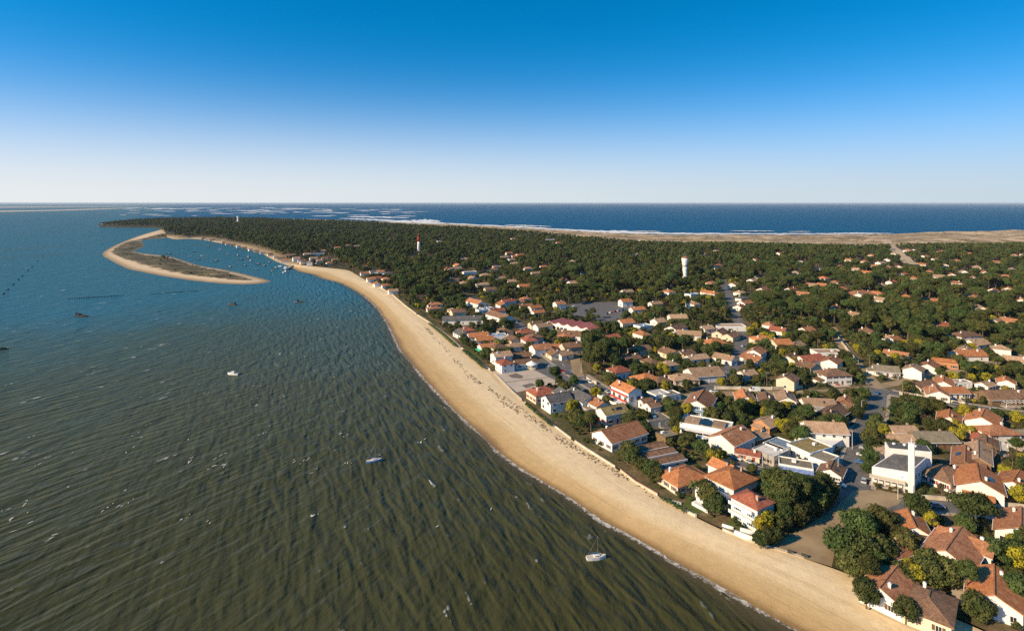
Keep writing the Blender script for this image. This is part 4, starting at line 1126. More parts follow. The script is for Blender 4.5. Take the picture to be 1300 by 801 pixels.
# ------------------------------------------------------------------ further houses: roof centres traced, sizes and roof colours by eye
MID = '''836 406 t;776 426 r;816 413 b;815 422 w;897 415 t;914 420 n;928 424 n;812 441 n;826 457 n;848 460 t;948 472 t;956 452 w;880 384 t;898 370 o;849 369 w;796 369 t;794 381 o;809 391 o;832 384 t;878 373 b;
939 370 t;943 377 g;904 371 o;946 383 w;938 388 r;956 453 w;1004 452 n;1056 456 w;1026 462 n;976 410 w;1024 417 w;988 417 r;965 350 o;1030 361 w;1044 361 o;1004 366 r;1116 379 t;1060 389 o;1130 357 r;1120 361 t;1138 448 w;1134 429 w;
1225 442 t;1265 406 t;1282 406 w;1213 358 w;1263 369 o;1297 380 o;1195 411 r;1132 428 t;1090 373 t;710 384 w;679 389 o;683 395 o;666 420 r;678 425 n;672 429 r;680 410 n;689 412 t;701 439 o;686 439 w;703 446 n;718 425 w;587 421 g;581 394 n;575 393 t;552 385 w;551 390 w;617 391 b;
638 385 w;667 378 w;656 382 w;667 387 w;645 381 r;613 393 b;631 393 r;640 418 n;650 428 n;655 437 t;725 437 n;716 447 t;850 445 n;870 446 n;884 452 t;800 452 n;920 452 t;1000 478 n;1010 436 t;1160 466 t;1290 455 t;1180 462 w;1270 440 t;1100 418 n;1085 398 t'''
FAR = '''1077 329 w;1088 328 o;1097 331 w;1106 323 o;1109 337 w;1126 329 t;1128 338 w;1141 338 w;1146 347 o;1134 321 t;1161 317 w;1152 317 w;1174 325 w;1186 329 t;1180 344 w;1195 319 w;1231 321 o;1208 348 o;1223 344 t;1212 358 w;1265 332 w;1297 323 t;1288 323 w;
1038 340 w;1017 331 w;912 337 w;909 318 t;958 329 o;989 321 o;1134 357 o;1260 367 t;1045 352 o;1031 361 t;1060 357 w;1112 371 o;698 304 W;651 303 t;709 308 r;640 326 t;646 321 o;740 346 w;727 331 t;727 358 t;717 355 w;893 322 o;912 336 w;903 358 w;808 322 t;557 306 W;589 328 t;581 336 o;570 341 w;580 340 t;
596 345 W;578 352 n;575 355 n;589 358 t;616 348 t;625 341 o;631 337 t;649 329 t;653 325 o;652 334 t;660 323 o;670 340 t;680 346 t;690 338 o;635 352 t;650 356 t;665 362 o;612 360 t;600 352 t;622 366 n;389 322 t;403 322 W;406 330 w;381 329 r;393 332 w;410 318 t;428 314 w;417 312 n;441 311 w;453 312 t;495 304 t;463 337 w;464 346 w;
471 353 w;478 352 r;479 359 w;490 361 o;490 353 w;483 344 w;474 344 g;499 368 t;493 346 g;370 323 n;376 327 t;385 331 n;398 327 t;412 327 n;418 333 w;425 329 n;258 302 n;264 303 t;270 304 n;277 305 t;284 307 n;290 309 w;296 310 n;303 312 t;310 314 n;318 316 w;326 318 n;334 320 t;343 322 n;350 325 t;357 327 n;362 330 w;
1170 335 o;1200 336 w;1215 330 o;1240 338 t;1250 345 o;1236 352 w;1190 350 t;1160 352 o;1100 345 o;1085 341 t;1065 337 w;1148 327 o;1118 333 t;1275 350 w;1285 341 t;955 355 t;968 366 w;930 360 w;1010 345 t;1020 372 w;1070 365 w;1150 375 o;1180 380 w;1232 375 w;1245 390 t;1280 366 o'''
ROOFK = {'t': ('tan', 'white'), 'o': ('orange', 'white'), 'r': ('red', 'white'), 'n': ('brown', 'cream'), 'w': ('terracotta', 'white'), 'W': ('pale', 'white'), 'g': ('grey', 'white'), 'b': ('blue', 'white')}
RNAME = {'tan': 'tan', 'orange': 'orange', 'red': 'red', 'brown': 'brown', 'terracotta': 'terracotta', 'pale': 'pale flat', 'grey': 'slate grey', 'blue': 'bluish'}
PLACES = [('beside the school', (729, 411), 60), ('by the car park behind the school', (760, 388), 75), ('below the water tower', (872, 366), 110), ('near the water tower', (869, 345), 190), ('on pine avenue', (940, 420), 70), ('near the foot of pine avenue', (920, 462), 60),
          ('in the gardens between school and pine avenue', (830, 430), 120), ('along the upper main street', (625, 392), 75), ('between main street and the square', (670, 440), 70), ('on the shore of the lagoon', (300, 312), 500),
          ('in the pier village at the sandy point', (400, 326), 190), ('above the bend of the long beach', (482, 352), 170), ('at the edge of the sandy dune track', (1135, 333), 200), ('towards the dunes beyond the pine wood', (1220, 340), 300),
          ('in the middle of the pine wood', (1090, 385), 150), ('at the crossroads inn', (1040, 460), 70), ('by the many-windowed house in the wood', (1225, 435), 90), ('in the clearing south of the lighthouse', (610, 345), 230), ('in the forest near the ocean dunes', (700, 310), 500)]
PL_W = [(nm, G(*q).xy, r_) for nm, q, r_ in PLACES]
def place_of(x, y):
    best, bd = 'deep among the pines', 1.0
    for nm, c_, r_ in PL_W:
        d = math.hypot(x - c_.x, y - c_.y) / r_
        if d < bd: best, bd = nm, d
    return best
def spec_list(s):
    for e in s.replace('\n', '').split(';'):
        a, b_, c_ = e.split(); yield float(a), float(b_), c_
for src, lo in ((MID, 1), (FAR, 0)):
    for px, py, c_ in spec_list(src):
        rn = random.Random(int(px * 31 + py * 17))
        rf, wl_ = ROOFK[c_]
        kd = 'f' if c_ in 'Wb' else rn.choice('ggh')
        two = rn.random() < .28
        L = rn.uniform(9, 13.5); W = rn.uniform(6.8, 9)
        if not lo and px > 560: L *= 1.12; W *= 1.1
        if c_ == 'W': L *= 1.7
        if py < 331 and px < 370: L, W, two = rn.uniform(8, 13), rn.uniform(7, 9), False
        ang = (S + rn.uniform(-8, 8) if px < 900 else E + rn.uniform(-30, 10)) + rn.choice((0, 0, 90))
        r_ = house(px, py, L, W, 5.4 if two else 3.4, ang, kd, rf, wl_, None, rn.choice(('brown', 'white', 'blue', 'red')), lo)
        nm = '%s %s house with %s%s %s' % ('two-storey' if two else 'low', {'white': 'white', 'cream': 'cream'}[wl_], RNAME[rf], '' if kd == 'f' and 'flat' in RNAME[rf] else {'g': ' gabled', 'h': ' hipped', 'f': ' flat'}[kd], 'roof ' + place_of(r_.location.x, r_.location.y))
        r_['label'] = nm; r_['category'] = 'house'
from collections import Counter
cnt = Counter(o['label'] for o in bpy.data.objects if o.get('category') == 'house')
for o in bpy.data.objects:
    if o.get('category') == 'house':
        if cnt[o['label']] > 1: o['group'] = 'look-alike: ' + o['label']
# ------------------------------------------------------------------ walls, hedges
m_wallw = mat('wall_limewash', (0.70, 0.62, 0.50), 0.9, (0.42, 0.34, 0.24), 0.25, 8)
m_wallt = mat('wall_tile_cap', (0.4, 0.2, 0.12), 0.9, (0.3, 0.14, 0.08), 1.2, 6)
def wall_run(name, pts, h, th, label, cat, m=m_wallw, z=TOWN_Z, cap=None, zb=-1.2, piers=0):
    """a garden or sea wall along a line: body, coping and piers"""
    pts = [Vector((p[0], p[1])) for p in pts]
    o0 = pts[0]
    root = empty(name, (o0.x, o0.y, z))
    b_ = MB(); c_ = MB(); L, Rr = [], []
    for k, p in enumerate(pts):
        d = (pts[min(k + 1, len(pts) - 1)] - pts[max(k - 1, 0)]).normalized(); nn = Vector((-d.y, d.x))
        L.append(p - o0 + nn * th / 2); Rr.append(p - o0 - nn * th / 2)
    for k in range(len(pts) - 1):
        q = [Rr[k], Rr[k + 1], L[k + 1], L[k]]
        b_.prism([(*v, zb) for v in q], [(*v, h) for v in q])
        mid = sum(q, Vector((0, 0))) / 4
        q2 = [mid + (v - mid) * 1.0 + (v - (Rr[i % 2 and k or k] + 0 * v)) * 0 for i, v in enumerate(q)]
        nn = (L[k] - Rr[k]).normalized() * .06
        q2 = [Rr[k] - nn, Rr[k + 1] - nn, L[k + 1] + nn, L[k] + nn]
        c_.prism([(*v, h + .002) for v in q2], [(*v, h + .10) for v in q2])
    b_.build('wall_body', m, root); c_.build('coping', cap or m, root)
    if piers:
        for p in resample(pts, piers):
            q = p - o0; pm = MB(); pm.box(q.x - .28, q.x + .28, q.y - .28, q.y + .28, zb, h + .35); pm.build('pier', m, root)
    tag(root, label, cat)
    return root
sw = smooth_line(wall_line, 1)
sea_pts = [G(x, y, 2.6).xy for x, y in WALL_PX[4:-8]]
def sub(a, b):  # stretch of sea wall between two photograph x positions
    q = [p for p, (x, y) in zip(sea_pts, WALL_PX[4:-8])]
    dense = resample(q, 3.0)
    return [p for p in dense if a <= P(p.x, p.y, 2.6)[0] <= b]
for a, b, h, lab, cp in (
        (905, 1021, .55, 'low white sea wall below the dense garden trees and upturned boats', None),
        (836, 903, .8, 'weathered sea wall with pillars below the palm garden', None),
        (788, 835, 1.1, 'tall white sea wall with tiled top below the boat sheds', m_wallt),
        (729, 787, .9, 'white sea wall in front of the wide terracotta villa', None),
        (666, 728, .7, 'pale sea wall below the slate villa garden', None),
        (626, 665, .9, 'dark concrete sea wall along the paved square', None),
        (586, 624, .8, 'white broken sea wall before the hedge of the red hipped house', None),
        (530, 585, .7, 'low pale sea wall beneath the shrubs near the long hall', None),
        (480, 529, .8, 'low white sea wall along the pine bank at the beach bend', None)):
    q = sub(a, b)
    if len(q) > 1: wall_run('sea_wall', q, h * .62, .4, lab, 'wall', m_wallw if 'dark' not in lab else WALLM['grey'], z=2.7, cap=cp, zb=-1.4, piers=9 if 'pillars' in lab else 0)
for px, h, lab in (
        ([(908, 494), (940, 494.6), (980, 495), (1018, 493.5)], 1.5, 'long white garden wall along the wall road'),
        ([(1062, 427), (1074, 443), (1089, 461)], 1.6, 'white wall climbing beside the lane into the pine wood'),
        ([(1143, 501), (1165, 504), (1195, 509), (1224, 514)], 1.3, 'white wall with openings along the village road'),
        ([(1170, 633), (1195, 635), (1222, 637)], 1.2, 'white garden wall in front of the brown hipped cottage'),
        ([(1228, 638), (1262, 641), (1300, 645)], 1.2, 'white garden wall in front of the big orange villa'),
        ([(1018, 601), (1040, 606), (1060, 613)], 1.4, 'white yard wall at the corner of church street'),
        ([(850, 490), (866, 492), (879, 495)], 1.2, 'white wall below the clipped hedge of the tan bungalow'),
        ([(745, 482), (752, 486), (757, 488)], 1.5, 'short white wall at the market yard beneath the dark pines'),
        ([(1255, 411), (1270, 414), (1285, 417)], 1.8, 'white garden wall behind the many-windowed house'),
        ([(786, 566), (800, 575), (812, 580)], 1.6, 'white garden wall beside the wide terracotta villa')):
    wall_run('garden_wall', [G(x, y).xy for x, y in px], h, .3, lab, 'wall', piers=14 if h > 1.25 else 0)

# ------------------------------------------------------------------ foliage
def foliage_mat(name, a, b_, rnd=.34):
    m = mat(name, a, .75, b_, .55, 3, rnd=rnd, spec=.15, contrast=(.38, .62))
    return m
m_pine = foliage_mat('pine_needles', (0.040, 0.055, 0.015), (0.090, 0.099, 0.026))
m_broad = foliage_mat('evergreen_leaves', (0.036, 0.050, 0.013), (0.10, 0.102, 0.030))
m_mim = foliage_mat('mimosa_blossom', (0.36, 0.29, 0.02), (0.17, 0.165, 0.022), .06)
m_twig = foliage_mat('bare_twigs', (0.13, 0.085, 0.055), (0.19, 0.13, 0.085), .2)
m_palm = foliage_mat('palm_fronds', (0.09, 0.10, 0.025), (0.15, 0.15, 0.04), .1)
m_bark = mat('bark', (0.10, 0.065, 0.045), 0.95, (0.17, 0.12, 0.09), 2.0)
def ico(sub_):
    bm = bmesh.new(); bmesh.ops.create_icosphere(bm, subdivisions=sub_, radius=1.0)
    v = [tuple(x.co) for x in bm.verts]; f = [tuple(q.index for q in t.verts) for t in bm.faces]
    bm.free(); return v, f
ICO1, ICO2 = ico(1), ico(2)
def clump(mb, c, r, rnd, leaf, n, core=ICO2, flat=.8):
    v, f = core; i = len(mb.v); sd = rnd.random() * 50
    for x, y, z in v:
        k = r * (.66 + .34 * mnoise.noise(Vector((x * 1.7 + sd, y * 1.7, z * 1.7))))
        mb.v.append((c[0] + x * k, c[1] + y * k, c[2] + z * k * flat))
    mb.f += [tuple(i + q for q in t) for t in f]
    for _ in range(n):
        z = rnd.uniform(-.75, 1); a = rnd.uniform(0, 2 * math.pi); s = math.sqrt(max(0, 1 - z * z))
        d = Vector((s * math.cos(a), s * math.sin(a), z))
        p = Vector(c) + Vector((d.x, d.y, d.z * flat)) * r * rnd.uniform(.6, 1.0) ** .5 * rnd.choice((1.0, 1.08, 1.2, 1.38))
        nrm = (d + Vector((rnd.uniform(-1, 1), rnd.uniform(-1, 1), rnd.uniform(-.6, 1))) * .75).normalized()
        u = nrm.orthogonal().normalized(); w = nrm.cross(u); th = rnd.uniform(0, 6.28)
        u, w = u * math.cos(th) + w * math.sin(th), w * math.cos(th) - u * math.sin(th)
        L = leaf * rnd.uniform(.6, 1.4)
        j = len(mb.v); mb.v += [tuple(p - u * L * .5), tuple(p + w * L * .45), tuple(p + u * L * .5), tuple(p - w * L * .35 + nrm * L * .15)]
        mb.f.append((j, j + 1, j + 2, j + 3))
def crown(rnd, kind, lod):
    mb = MB(); tr = MB(); cl = []
    core = ICO2 if lod == 2 else ICO1
    if kind == 'pine':
        H, Rr, zl = rnd.uniform(12.5, 15), rnd.uniform(3.5, 5.2), rnd.uniform(5.2, 7.6)
        nc = {2: 20, 1: 12, 0: 7}[lod]
    elif kind == 'broad':
        H, Rr, zl = rnd.uniform(6, 8), rnd.uniform(3.2, 4.2), .9
        nc = {2: 18, 1: 10, 0: 6}[lod]
    elif kind == 'mimosa':
        H, Rr, zl = rnd.uniform(5.5, 7.5), rnd.uniform(2.6, 3.4), 1.6
        nc = {2: 14, 1: 8, 0: 5}[lod]
    elif kind == 'umbrella':
        H, Rr, zl = 9.5, 6.4, 5.2; nc = 26
    else:
        H, Rr, zl = rnd.uniform(1.7, 2.6), rnd.uniform(1.4, 2.0), 0.2
        nc = {2: 8, 1: 6, 0: 4}[lod]
    lean = Vector((rnd.uniform(-.08, .08), rnd.uniform(-.08, .08)))
    zc, hz_ = (zl + H) / 2, (H - zl) / 2
    for k in range(nc):
        for _ in range(12):
            d = Vector((rnd.gauss(0, 1), rnd.gauss(0, 1), rnd.gauss(.15, 1))).normalized() * rnd.uniform(.35, .95) ** .6
            top = (.75 if kind == 'pine' else .85)
            q = Vector((d.x * Rr * .72, d.y * Rr * .72, zc + d.z * hz_ * top))
            if all((q - Vector(c0)).length > Rr * (.30 if lod else .45) for c0, _r in cl): break
        q.x += lean.x * q.z; q.y += lean.y * q.z
        cl.append((tuple(q), Rr * rnd.uniform(.26, .42) * (1.0 if lod == 2 else 1.22 if lod == 1 else 1.45)))
    leaf = {2: .58, 1: .95, 0: 1.7}[lod] * (Rr / 4.6) ** .5 * (.62 if kind == 'shrub' else 1)
    nl = {2: 190, 1: 60, 0: 24}[lod]
    if kind == 'umbrella': nl = 170
    for q, r_ in cl: clump(mb, q, r_, rnd, leaf, nl, core, .62 if kind == 'umbrella' else .78)
    # trunk and limbs
    t0 = .03 * H if kind in ('pine', 'umbrella') else .035 * H
    if kind != 'shrub':
        top = Vector((lean.x * zc, lean.y * zc, zc))
        tr.tube([(0, 0, -.4), (lean.x * zl * .5, lean.y * zl * .5, zl * .5), tuple(top)], [t0, t0 * .75, t0 * .4], 6 if lod else 4)
        for q, r_ in cl[:(9 if lod == 2 else 4 if lod == 1 else 0)]:
            tr.tube([tuple(top * .82), tuple((Vector(q) + top) / 2 + Vector((0, 0, -.2))), q], [t0 * .4, t0 * .28, t0 * .12], 5)
    else: tr.tube([(0, 0, -.3), (0, 0, H * .6)], [.09, .05], 5)
    return mb, tr, H, Rr
def bare_tree(rnd):
    tr, tw = MB(), MB()
    def br(p, d, L, r_, n):
        q = p + d * L
        (tr if n > 1 else tw).tube([tuple(p), tuple((p + q) / 2 + Vector((rnd.uniform(-.1, .1), rnd.uniform(-.1, .1), .1)) * L * .5), tuple(q)], [r_, r_ * .8, r_ * .55], 5 if n > 1 else 3, cap=False)
        if n == 0: return
        for _ in range(4 if n > 1 else 5):
            e = (d + Vector((rnd.uniform(-1, 1), rnd.uniform(-1, 1), rnd.uniform(-.2, .8))) * .8).normalized()
            br(p + d * L * rnd.uniform(.5, 1), e, L * rnd.uniform(.55, .78), r_ * .55, n - 1)
    br(Vector((0, 0, -.3)), Vector((0, 0, 1)), 2.4, .2, 4)
    return tw, tr
def palm(rnd):
    tr, mb = MB(), MB()
    tr.tube([(0, 0, -.3), (.15, 0, 2.2), (.1, .1, 4.2)], [.38, .3, .33], 8)
    for k in range(26):
        a = k * 2.4; el = R(rnd.uniform(-25, 70)); L = rnd.uniform(2.2, 3.0)
        d = Vector((math.cos(a) * math.cos(el), math.sin(a) * math.cos(el), math.sin(el))); p = Vector((.1, .1, 4.2)); side = Vector((-math.sin(a), math.cos(a), 0)) * .34
        prev = p
        for s in range(5):
            q = prev + d * L / 5; d = (d + Vector((0, 0, -.28))).normalized()
            w0, w1 = (1 - abs(s - 2) / 4), (1 - abs(s - 1) / 4) if s < 4 else .1
            mb.quad(tuple(prev - side * w0), tuple(prev + side * w0), tuple(q + side * w1 + Vector((0, 0, -.08))), tuple(q - side * w1 + Vector((0, 0, -.08))))
            prev = q
    return mb, tr
rt = random.Random(42)
PROTO = {}
FM = {'pine': m_pine, 'broad': m_broad, 'mimosa': m_mim, 'shrub': m_broad, 'umbrella': m_pine}
for kd, nv in (('pine', 6), ('broad', 5), ('mimosa', 4), ('shrub', 4), ('umbrella', 1)):
    for lod in ((2,) if kd == 'umbrella' else (2, 1, 0)):
        lst = []
        for _ in range(nv if lod else 4):
            mb, tr, H_, R_ = crown(rt, kd, lod)
            if lod == 2 or kd == 'umbrella':
                lst.append((mb.mesh('crown', FM[kd]), tr.mesh('trunk', m_bark), H_, R_))
            else:
                i = len(mb.v); nf = len(mb.f); mb.v += tr.v; mb.f += [tuple(i + q for q in f_) for f_ in tr.f]
                me_ = mb.mesh(kd + '_small', [FM[kd], m_bark])
                mi = np.zeros(len(me_.polygons), np.int32); mi[nf:] = 1; me_.polygons.foreach_set('material_index', mi)
                lst.append((me_, None, H_, R_))
        PROTO[kd, lod] = lst
PROTO['bare', 2] = []
for _ in range(3):
    mb, tr = bare_tree(rt); PROTO['bare', 2].append((mb.mesh('crown', m_twig), tr.mesh('trunk', m_bark), 6.5, 3.0))
mb, tr = palm(rt); PROTO['palm', 2] = [(mb.mesh('crown', m_palm), tr.mesh('trunk', m_bark), 5.0, 2.6)]

# ------------------------------------------------------------------ where trees stand
Hx = np.array([h_[0] for h_ in HOUSES]); Hy = np.array([h_[1] for h_ in HOUSES]); Hr = np.array([h_[2] for h_ in HOUSES]); Hh = np.array([h_[3] for h_ in HOUSES]); Hb = np.array([h_[5] for h_ in HOUSES])
Hpx = HX + F * Hx / Hy; Hw = F * Hr * .8 / Hy
Htop = HY + F * (CAM_H - Hb - Hh) / Hy; Hbot = HY + F * (CAM_H - Hb) / Hy
town_l = [(p.x, p.y) for p in town_poly]
def px_poly(pts): return [tuple(G(x, y).xy) for x, y in pts]
CLEAR = [px_poly(q) for q in (PLAZA, [(699, 396), (730, 384.5), (778, 383), (806, 390), (802, 401), (764, 413), (752, 404)], [(690, 455), (735, 476), (764, 496), (745, 498), (712, 487), (668, 465)],
         [(965, 695), (1000, 682), (1062, 640), (1150, 626), (1142, 642), (1106, 655), (1066, 680), (1058, 722)])]
SEE = []             # stretches of road and yard the photograph shows unhidden
for nm, line, w, _o in ROADS:
    if nm in ('church_street', 'main_street', 'village_road', 'wall_road', 'pine_avenue', 'wood_lane', 'sand_track'):
        SEE += [(p.x, p.y) for p in resample(line, 12)]
SEE += [tuple(G(x, y).xy) for x, y in ((1120, 617), (1132, 622), (1145, 626), (1110, 612), (710, 395), (735, 392), (760, 396), (785, 392), (640, 480), (660, 475), (690, 482), (665, 488))]
Sx = np.array([s[0] for s in SEE]); Sy = np.array([s[1] for s in SEE]); Spx = HX + F * Sx / Sy; Spy = HY + F * (CAM_H - TOWN_Z) / Sy
WOODS = [px_poly(q) for q in (
    [(940, 345), (1300, 340), (1420, 345), (1420, 430), (1300, 432), (1200, 440), (1150, 442), (1100, 446), (1080, 430), (1050, 412), (960, 402)],
    [(706, 434), (760, 430), (800, 442), (806, 470), (772, 479), (722, 472)],
    [(470, 300), (900, 300), (900, 345), (845, 372), (720, 380), (690, 372), (560, 325), (600, 372), (560, 382), (520, 384), (490, 360), (470, 335)],
    [(978, 604), (1058, 614), (1060, 638), (1030, 660), (988, 688), (962, 690), (960, 650)])]
TREES = []           # (kind, x, y, z, scale, rot, variant)
def ok_pos(x, y, rad):
    if np.any((Hx - x) ** 2 + (Hy - y) ** 2 < (Hr * .85 + rad * .6) ** 2): return False
    for nm, line, w, _o in ROADS:
        pass
    return True
road_d = []
def scatter(y0, y1, sp, xlim=.98):
    gy_ = np.arange(y0, y1, sp); gx_ = np.arange(-1.0 * y1, y1 * xlim + 60, sp)
    X, Y = np.meshgrid(gx_, gy_); X = X + rng.uniform(-.48, .48, X.shape) * sp; Y = Y + rng.uniform(-.48, .48, Y.shape) * sp
    X, Y = X.ravel(), Y.ravel()
    k = (np.abs(X) < xlim * Y + 50) & in_poly(X, Y, town_l)
    X, Y = X[k], Y[k]
    k = (seg_dist(X, Y, wall_line) > 3.0) & (seg_dist(X, Y, lagoon_line) > 16)
    for nm, line, w, _o in ROADS: k &= seg_dist(X, Y, line) > w / 2 + 1.6
    for c_ in CLEAR: k &= ~in_poly(X, Y, c_)
    return X[k], Y[k]
Dl = [Vector((p.x, p.y)) for p in dune_line]
TALL = np.array([1.0 if h_[4].name.split('.')[0] in ('lighthouse', 'water_tower', 'church', 'school', 'signal_station') else 0.0 for h_ in HOUSES])
def fit_height(x, y, z, h, rad):
    """tallest height (<= h) that leaves the houses and streets behind this spot visible"""
    ppx = HX + F * x / y; pw = F * rad * .7 / y
    k = (Hy > y + 1) & (np.abs(Hpx - ppx) < Hw * .9 + pw)
    lim = 1e9
    if k.any():
        t_ = TALL[k]; fr_ = np.where(Hy[k] > 430, .66, .5) * (1 - t_) + .85 * t_; row = (Htop[k] * (1 - fr_) + Hbot[k] * fr_).max()
        lim = CAM_H - (row - HY) * y / F - z
    k = (Sy > y) & (np.abs(Spx - ppx) < pw) & (Sy < y + 60)
    if k.any():
        lim = min(lim, (CAM_H - (Spy[k].max() - HY) * y / F - z) + 1.0)
    return min(h, lim)
def add_tree(kind, x, y, z, h, var=None, keep=False):
    n_ = len(PROTO[kind, 2]); v = rt.randrange(n_) if var is None else var
    TREES.append((kind, x, y, z, h / PROTO[kind, 2][v][2], rt.uniform(0, 6.28), v, keep))
for (y0, y1, sp) in ((130, 420, 5.6), (420, 760, 6.6), (760, 1400, 9.0), (1400, 3900, 13.0)):
    X, Y = scatter(y0, y1, sp)
    wood = np.zeros(X.shape, bool)
    for w_ in WOODS: wood |= in_poly(X, Y, w_)
    wood |= Y > 760
    Z = town_h(X, Y)
    clumpn = vnoise(X, Y, 1 / 38, 5.0)
    ddn = seg_dist(X, Y, Dl); open_ = vnoise(X, Y, 1 / 95, 9.3)
    for x, y, z, wd, cn, dd, op in zip(X, Y, Z, wood, clumpn, ddn, open_):
        u = rt.random()
        if wd and y > 420 and op > .36 and u < .8: continue
        if wd:
            if u < .13 - cn * .12: continue
            kd = 'pine' if rt.random() < .93 else rt.choice(('broad', 'mimosa', 'broad'))
        else:
            if u < .10 - cn * .3: continue
            v = rt.random()
            kd = 'pine' if v < .20 + cn * .3 else 'broad' if v < .56 else 'mimosa' if v < .64 else 'shrub'
        big = {'pine': (8.5, 16.5), 'broad': (4.5, 8.0), 'mimosa': (4.5, 7.0), 'shrub': (1.5, 3.0)}[kd]
        h = rt.uniform(*big) * (1.12 if y > 1400 else 1) * (.8 if kd == 'pine' and not wd else 1)
        h *= .45 + .55 * min(1, dd / 130)
        rad = h * {'pine': .36, 'broad': .5, 'mimosa': .42, 'shrub': .8}[kd]
        if np.any((Hx - x) ** 2 + (Hy - y) ** 2 < (Hr * .88 + rad * .55) ** 2): continue
        h2 = fit_height(x, y, z, h, rad)
        if h2 < h:
            if h2 < 1.3: continue
            if kd == 'pine' and h2 < 8: kd = 'broad' if h2 > 3.4 else 'shrub'
            elif kd in ('broad', 'mimosa') and h2 < 3.2: kd = 'shrub'
            h2 = min(h2, big[1] if kd != 'shrub' else 3.0)
            h = h2
        add_tree(kd, x, y, z, h)
for (y0, y1, sp, pr) in ((130, 330, 3.0, .5), (330, 560, 4.2, .5)):
    X, Y = scatter(y0, y1, sp)
    Z = town_h(X, Y); cn = vnoise(X, Y, 1 / 17, 2.0)
    for x, y, z, c_ in zip(X, Y, Z, cn):
        if rt.random() > pr + c_ * .7: continue
        h = rt.uniform(.9, 2.4)
        if np.any((Hx - x) ** 2 + (Hy - y) ** 2 < (Hr * .8 + .6) ** 2): continue
        h = fit_height(x, y, z, h, h * .8)
        if h > .7: add_tree('shrub' if rt.random() < .94 else 'mimosa', x, y, z, h if h < 2.4 else 2.4)
# trees traced singly: (kind, foot in the photograph, height)
HAND = [('umbrella', 1090, 690, 8.5), ('umbrella', 1236, 668, 9.0), ('broad', 1070, 712, 8.5), ('broad', 1095, 716, 8.0), ('broad', 1120, 712, 7.0), ('broad', 1150, 708, 6.5), ('broad', 1262, 716, 7.0), ('broad', 1290, 718, 7.0),
        ('broad', 1085, 735, 7), ('pine', 1105, 748, 9), ('broad', 1150, 745, 6), ('broad', 1205, 745, 7), ('pine', 1225, 760, 10), ('broad', 1100, 770, 7), ('broad', 1290, 765, 7), ('broad', 1240, 785, 6), ('broad', 1150, 790, 6), ('mimosa', 1195, 730, 5), ('bare', 1268, 682, 6.0), ('bare', 1186, 676, 5.5), ('bare', 1182, 542, 7.0), ('bare', 1170, 538, 6.5), ('bare', 1158, 536, 6.5), ('bare', 1196, 630, 5.0), ('bare', 1262, 588, 8.0), ('bare', 1286, 592, 8.0), ('bare', 1250, 584, 7.0), ('bare', 1015, 488, 6.0), ('bare', 990, 490, 6.0),
        ('mimosa', 967, 682, 6.0), ('mimosa', 973, 676, 6.5), ('mimosa', 1216, 562, 6.0), ('mimosa', 1228, 558, 6.0), ('mimosa', 1120, 556, 6.5), ('mimosa', 1212, 545, 4.5), ('mimosa', 722, 526, 6.0), ('mimosa', 728, 522, 5.5), ('mimosa', 839, 472, 5.5), ('mimosa', 845, 474, 5.0),
        ('mimosa', 1168, 446, 8.0), ('mimosa', 1176, 448, 7.0), ('mimosa', 1135, 462, 7.0), ('mimosa', 1200, 428, 6.0), ('mimosa', 1275, 400, 7.0), ('mimosa', 952, 428, 6.0), ('mimosa', 690, 382, 4), ('mimosa', 1088, 448, 6), ('mimosa', 1100, 452, 6), ('mimosa', 1050, 464, 5), ('mimosa', 1008, 462, 5), ('mimosa', 968, 516, 3.5), ('mimosa', 1003, 520, 4), ('mimosa', 771, 378, 5), ('mimosa', 880, 365, 6), ('mimosa', 886, 363, 6),
        ('palm', 880, 630, 4.6), ('palm', 886, 627, 4.0), ('palm', 797, 588, 4.8), ('palm', 1122, 530, 4.5), ('palm', 838, 608, 3.5),
        ('pine', 860, 540, 8), ('broad', 858, 545, 6), ('broad', 800, 540, 6.5), ('broad', 808, 543, 6), ('broad', 815, 538, 6.5), ('broad', 828, 606, 6), ('broad', 832, 612, 5), ('broad', 905, 640, 4.5), ('broad', 914, 646, 4.5), ('broad', 900, 650, 3.5), ('broad', 975, 692, 5), ('broad', 965, 694, 4.5), ('broad', 985, 690, 5),
        ('pine', 1000, 655, 9), ('pine', 1012, 648, 10), ('pine', 1025, 645, 10), ('pine', 1038, 640, 9.5), ('pine', 1045, 632, 9), ('broad', 995, 668, 7), ('broad', 1008, 664, 7), ('broad', 1020, 660, 7), ('broad', 1034, 650, 7), ('broad', 1048, 645, 7), ('broad', 982, 675, 6), ('broad', 1054, 635, 6), ('pine', 990, 650, 9),
        ('broad', 1104, 590, 6), ('broad', 1106, 578, 7), ('broad', 1108, 566, 7), ('broad', 1112, 554, 7), ('broad', 1114, 542, 6), ('broad', 1103, 602, 5), ('broad', 1088, 532, 6), ('broad', 1092, 520, 6), ('broad', 1096, 508, 6.5)]
HAND_IDX = len(TREES)
for kd, px, py, h in HAND:
    p = G(px, py); add_tree(kd, p.x, p.y, TOWN_Z, h, keep=True)

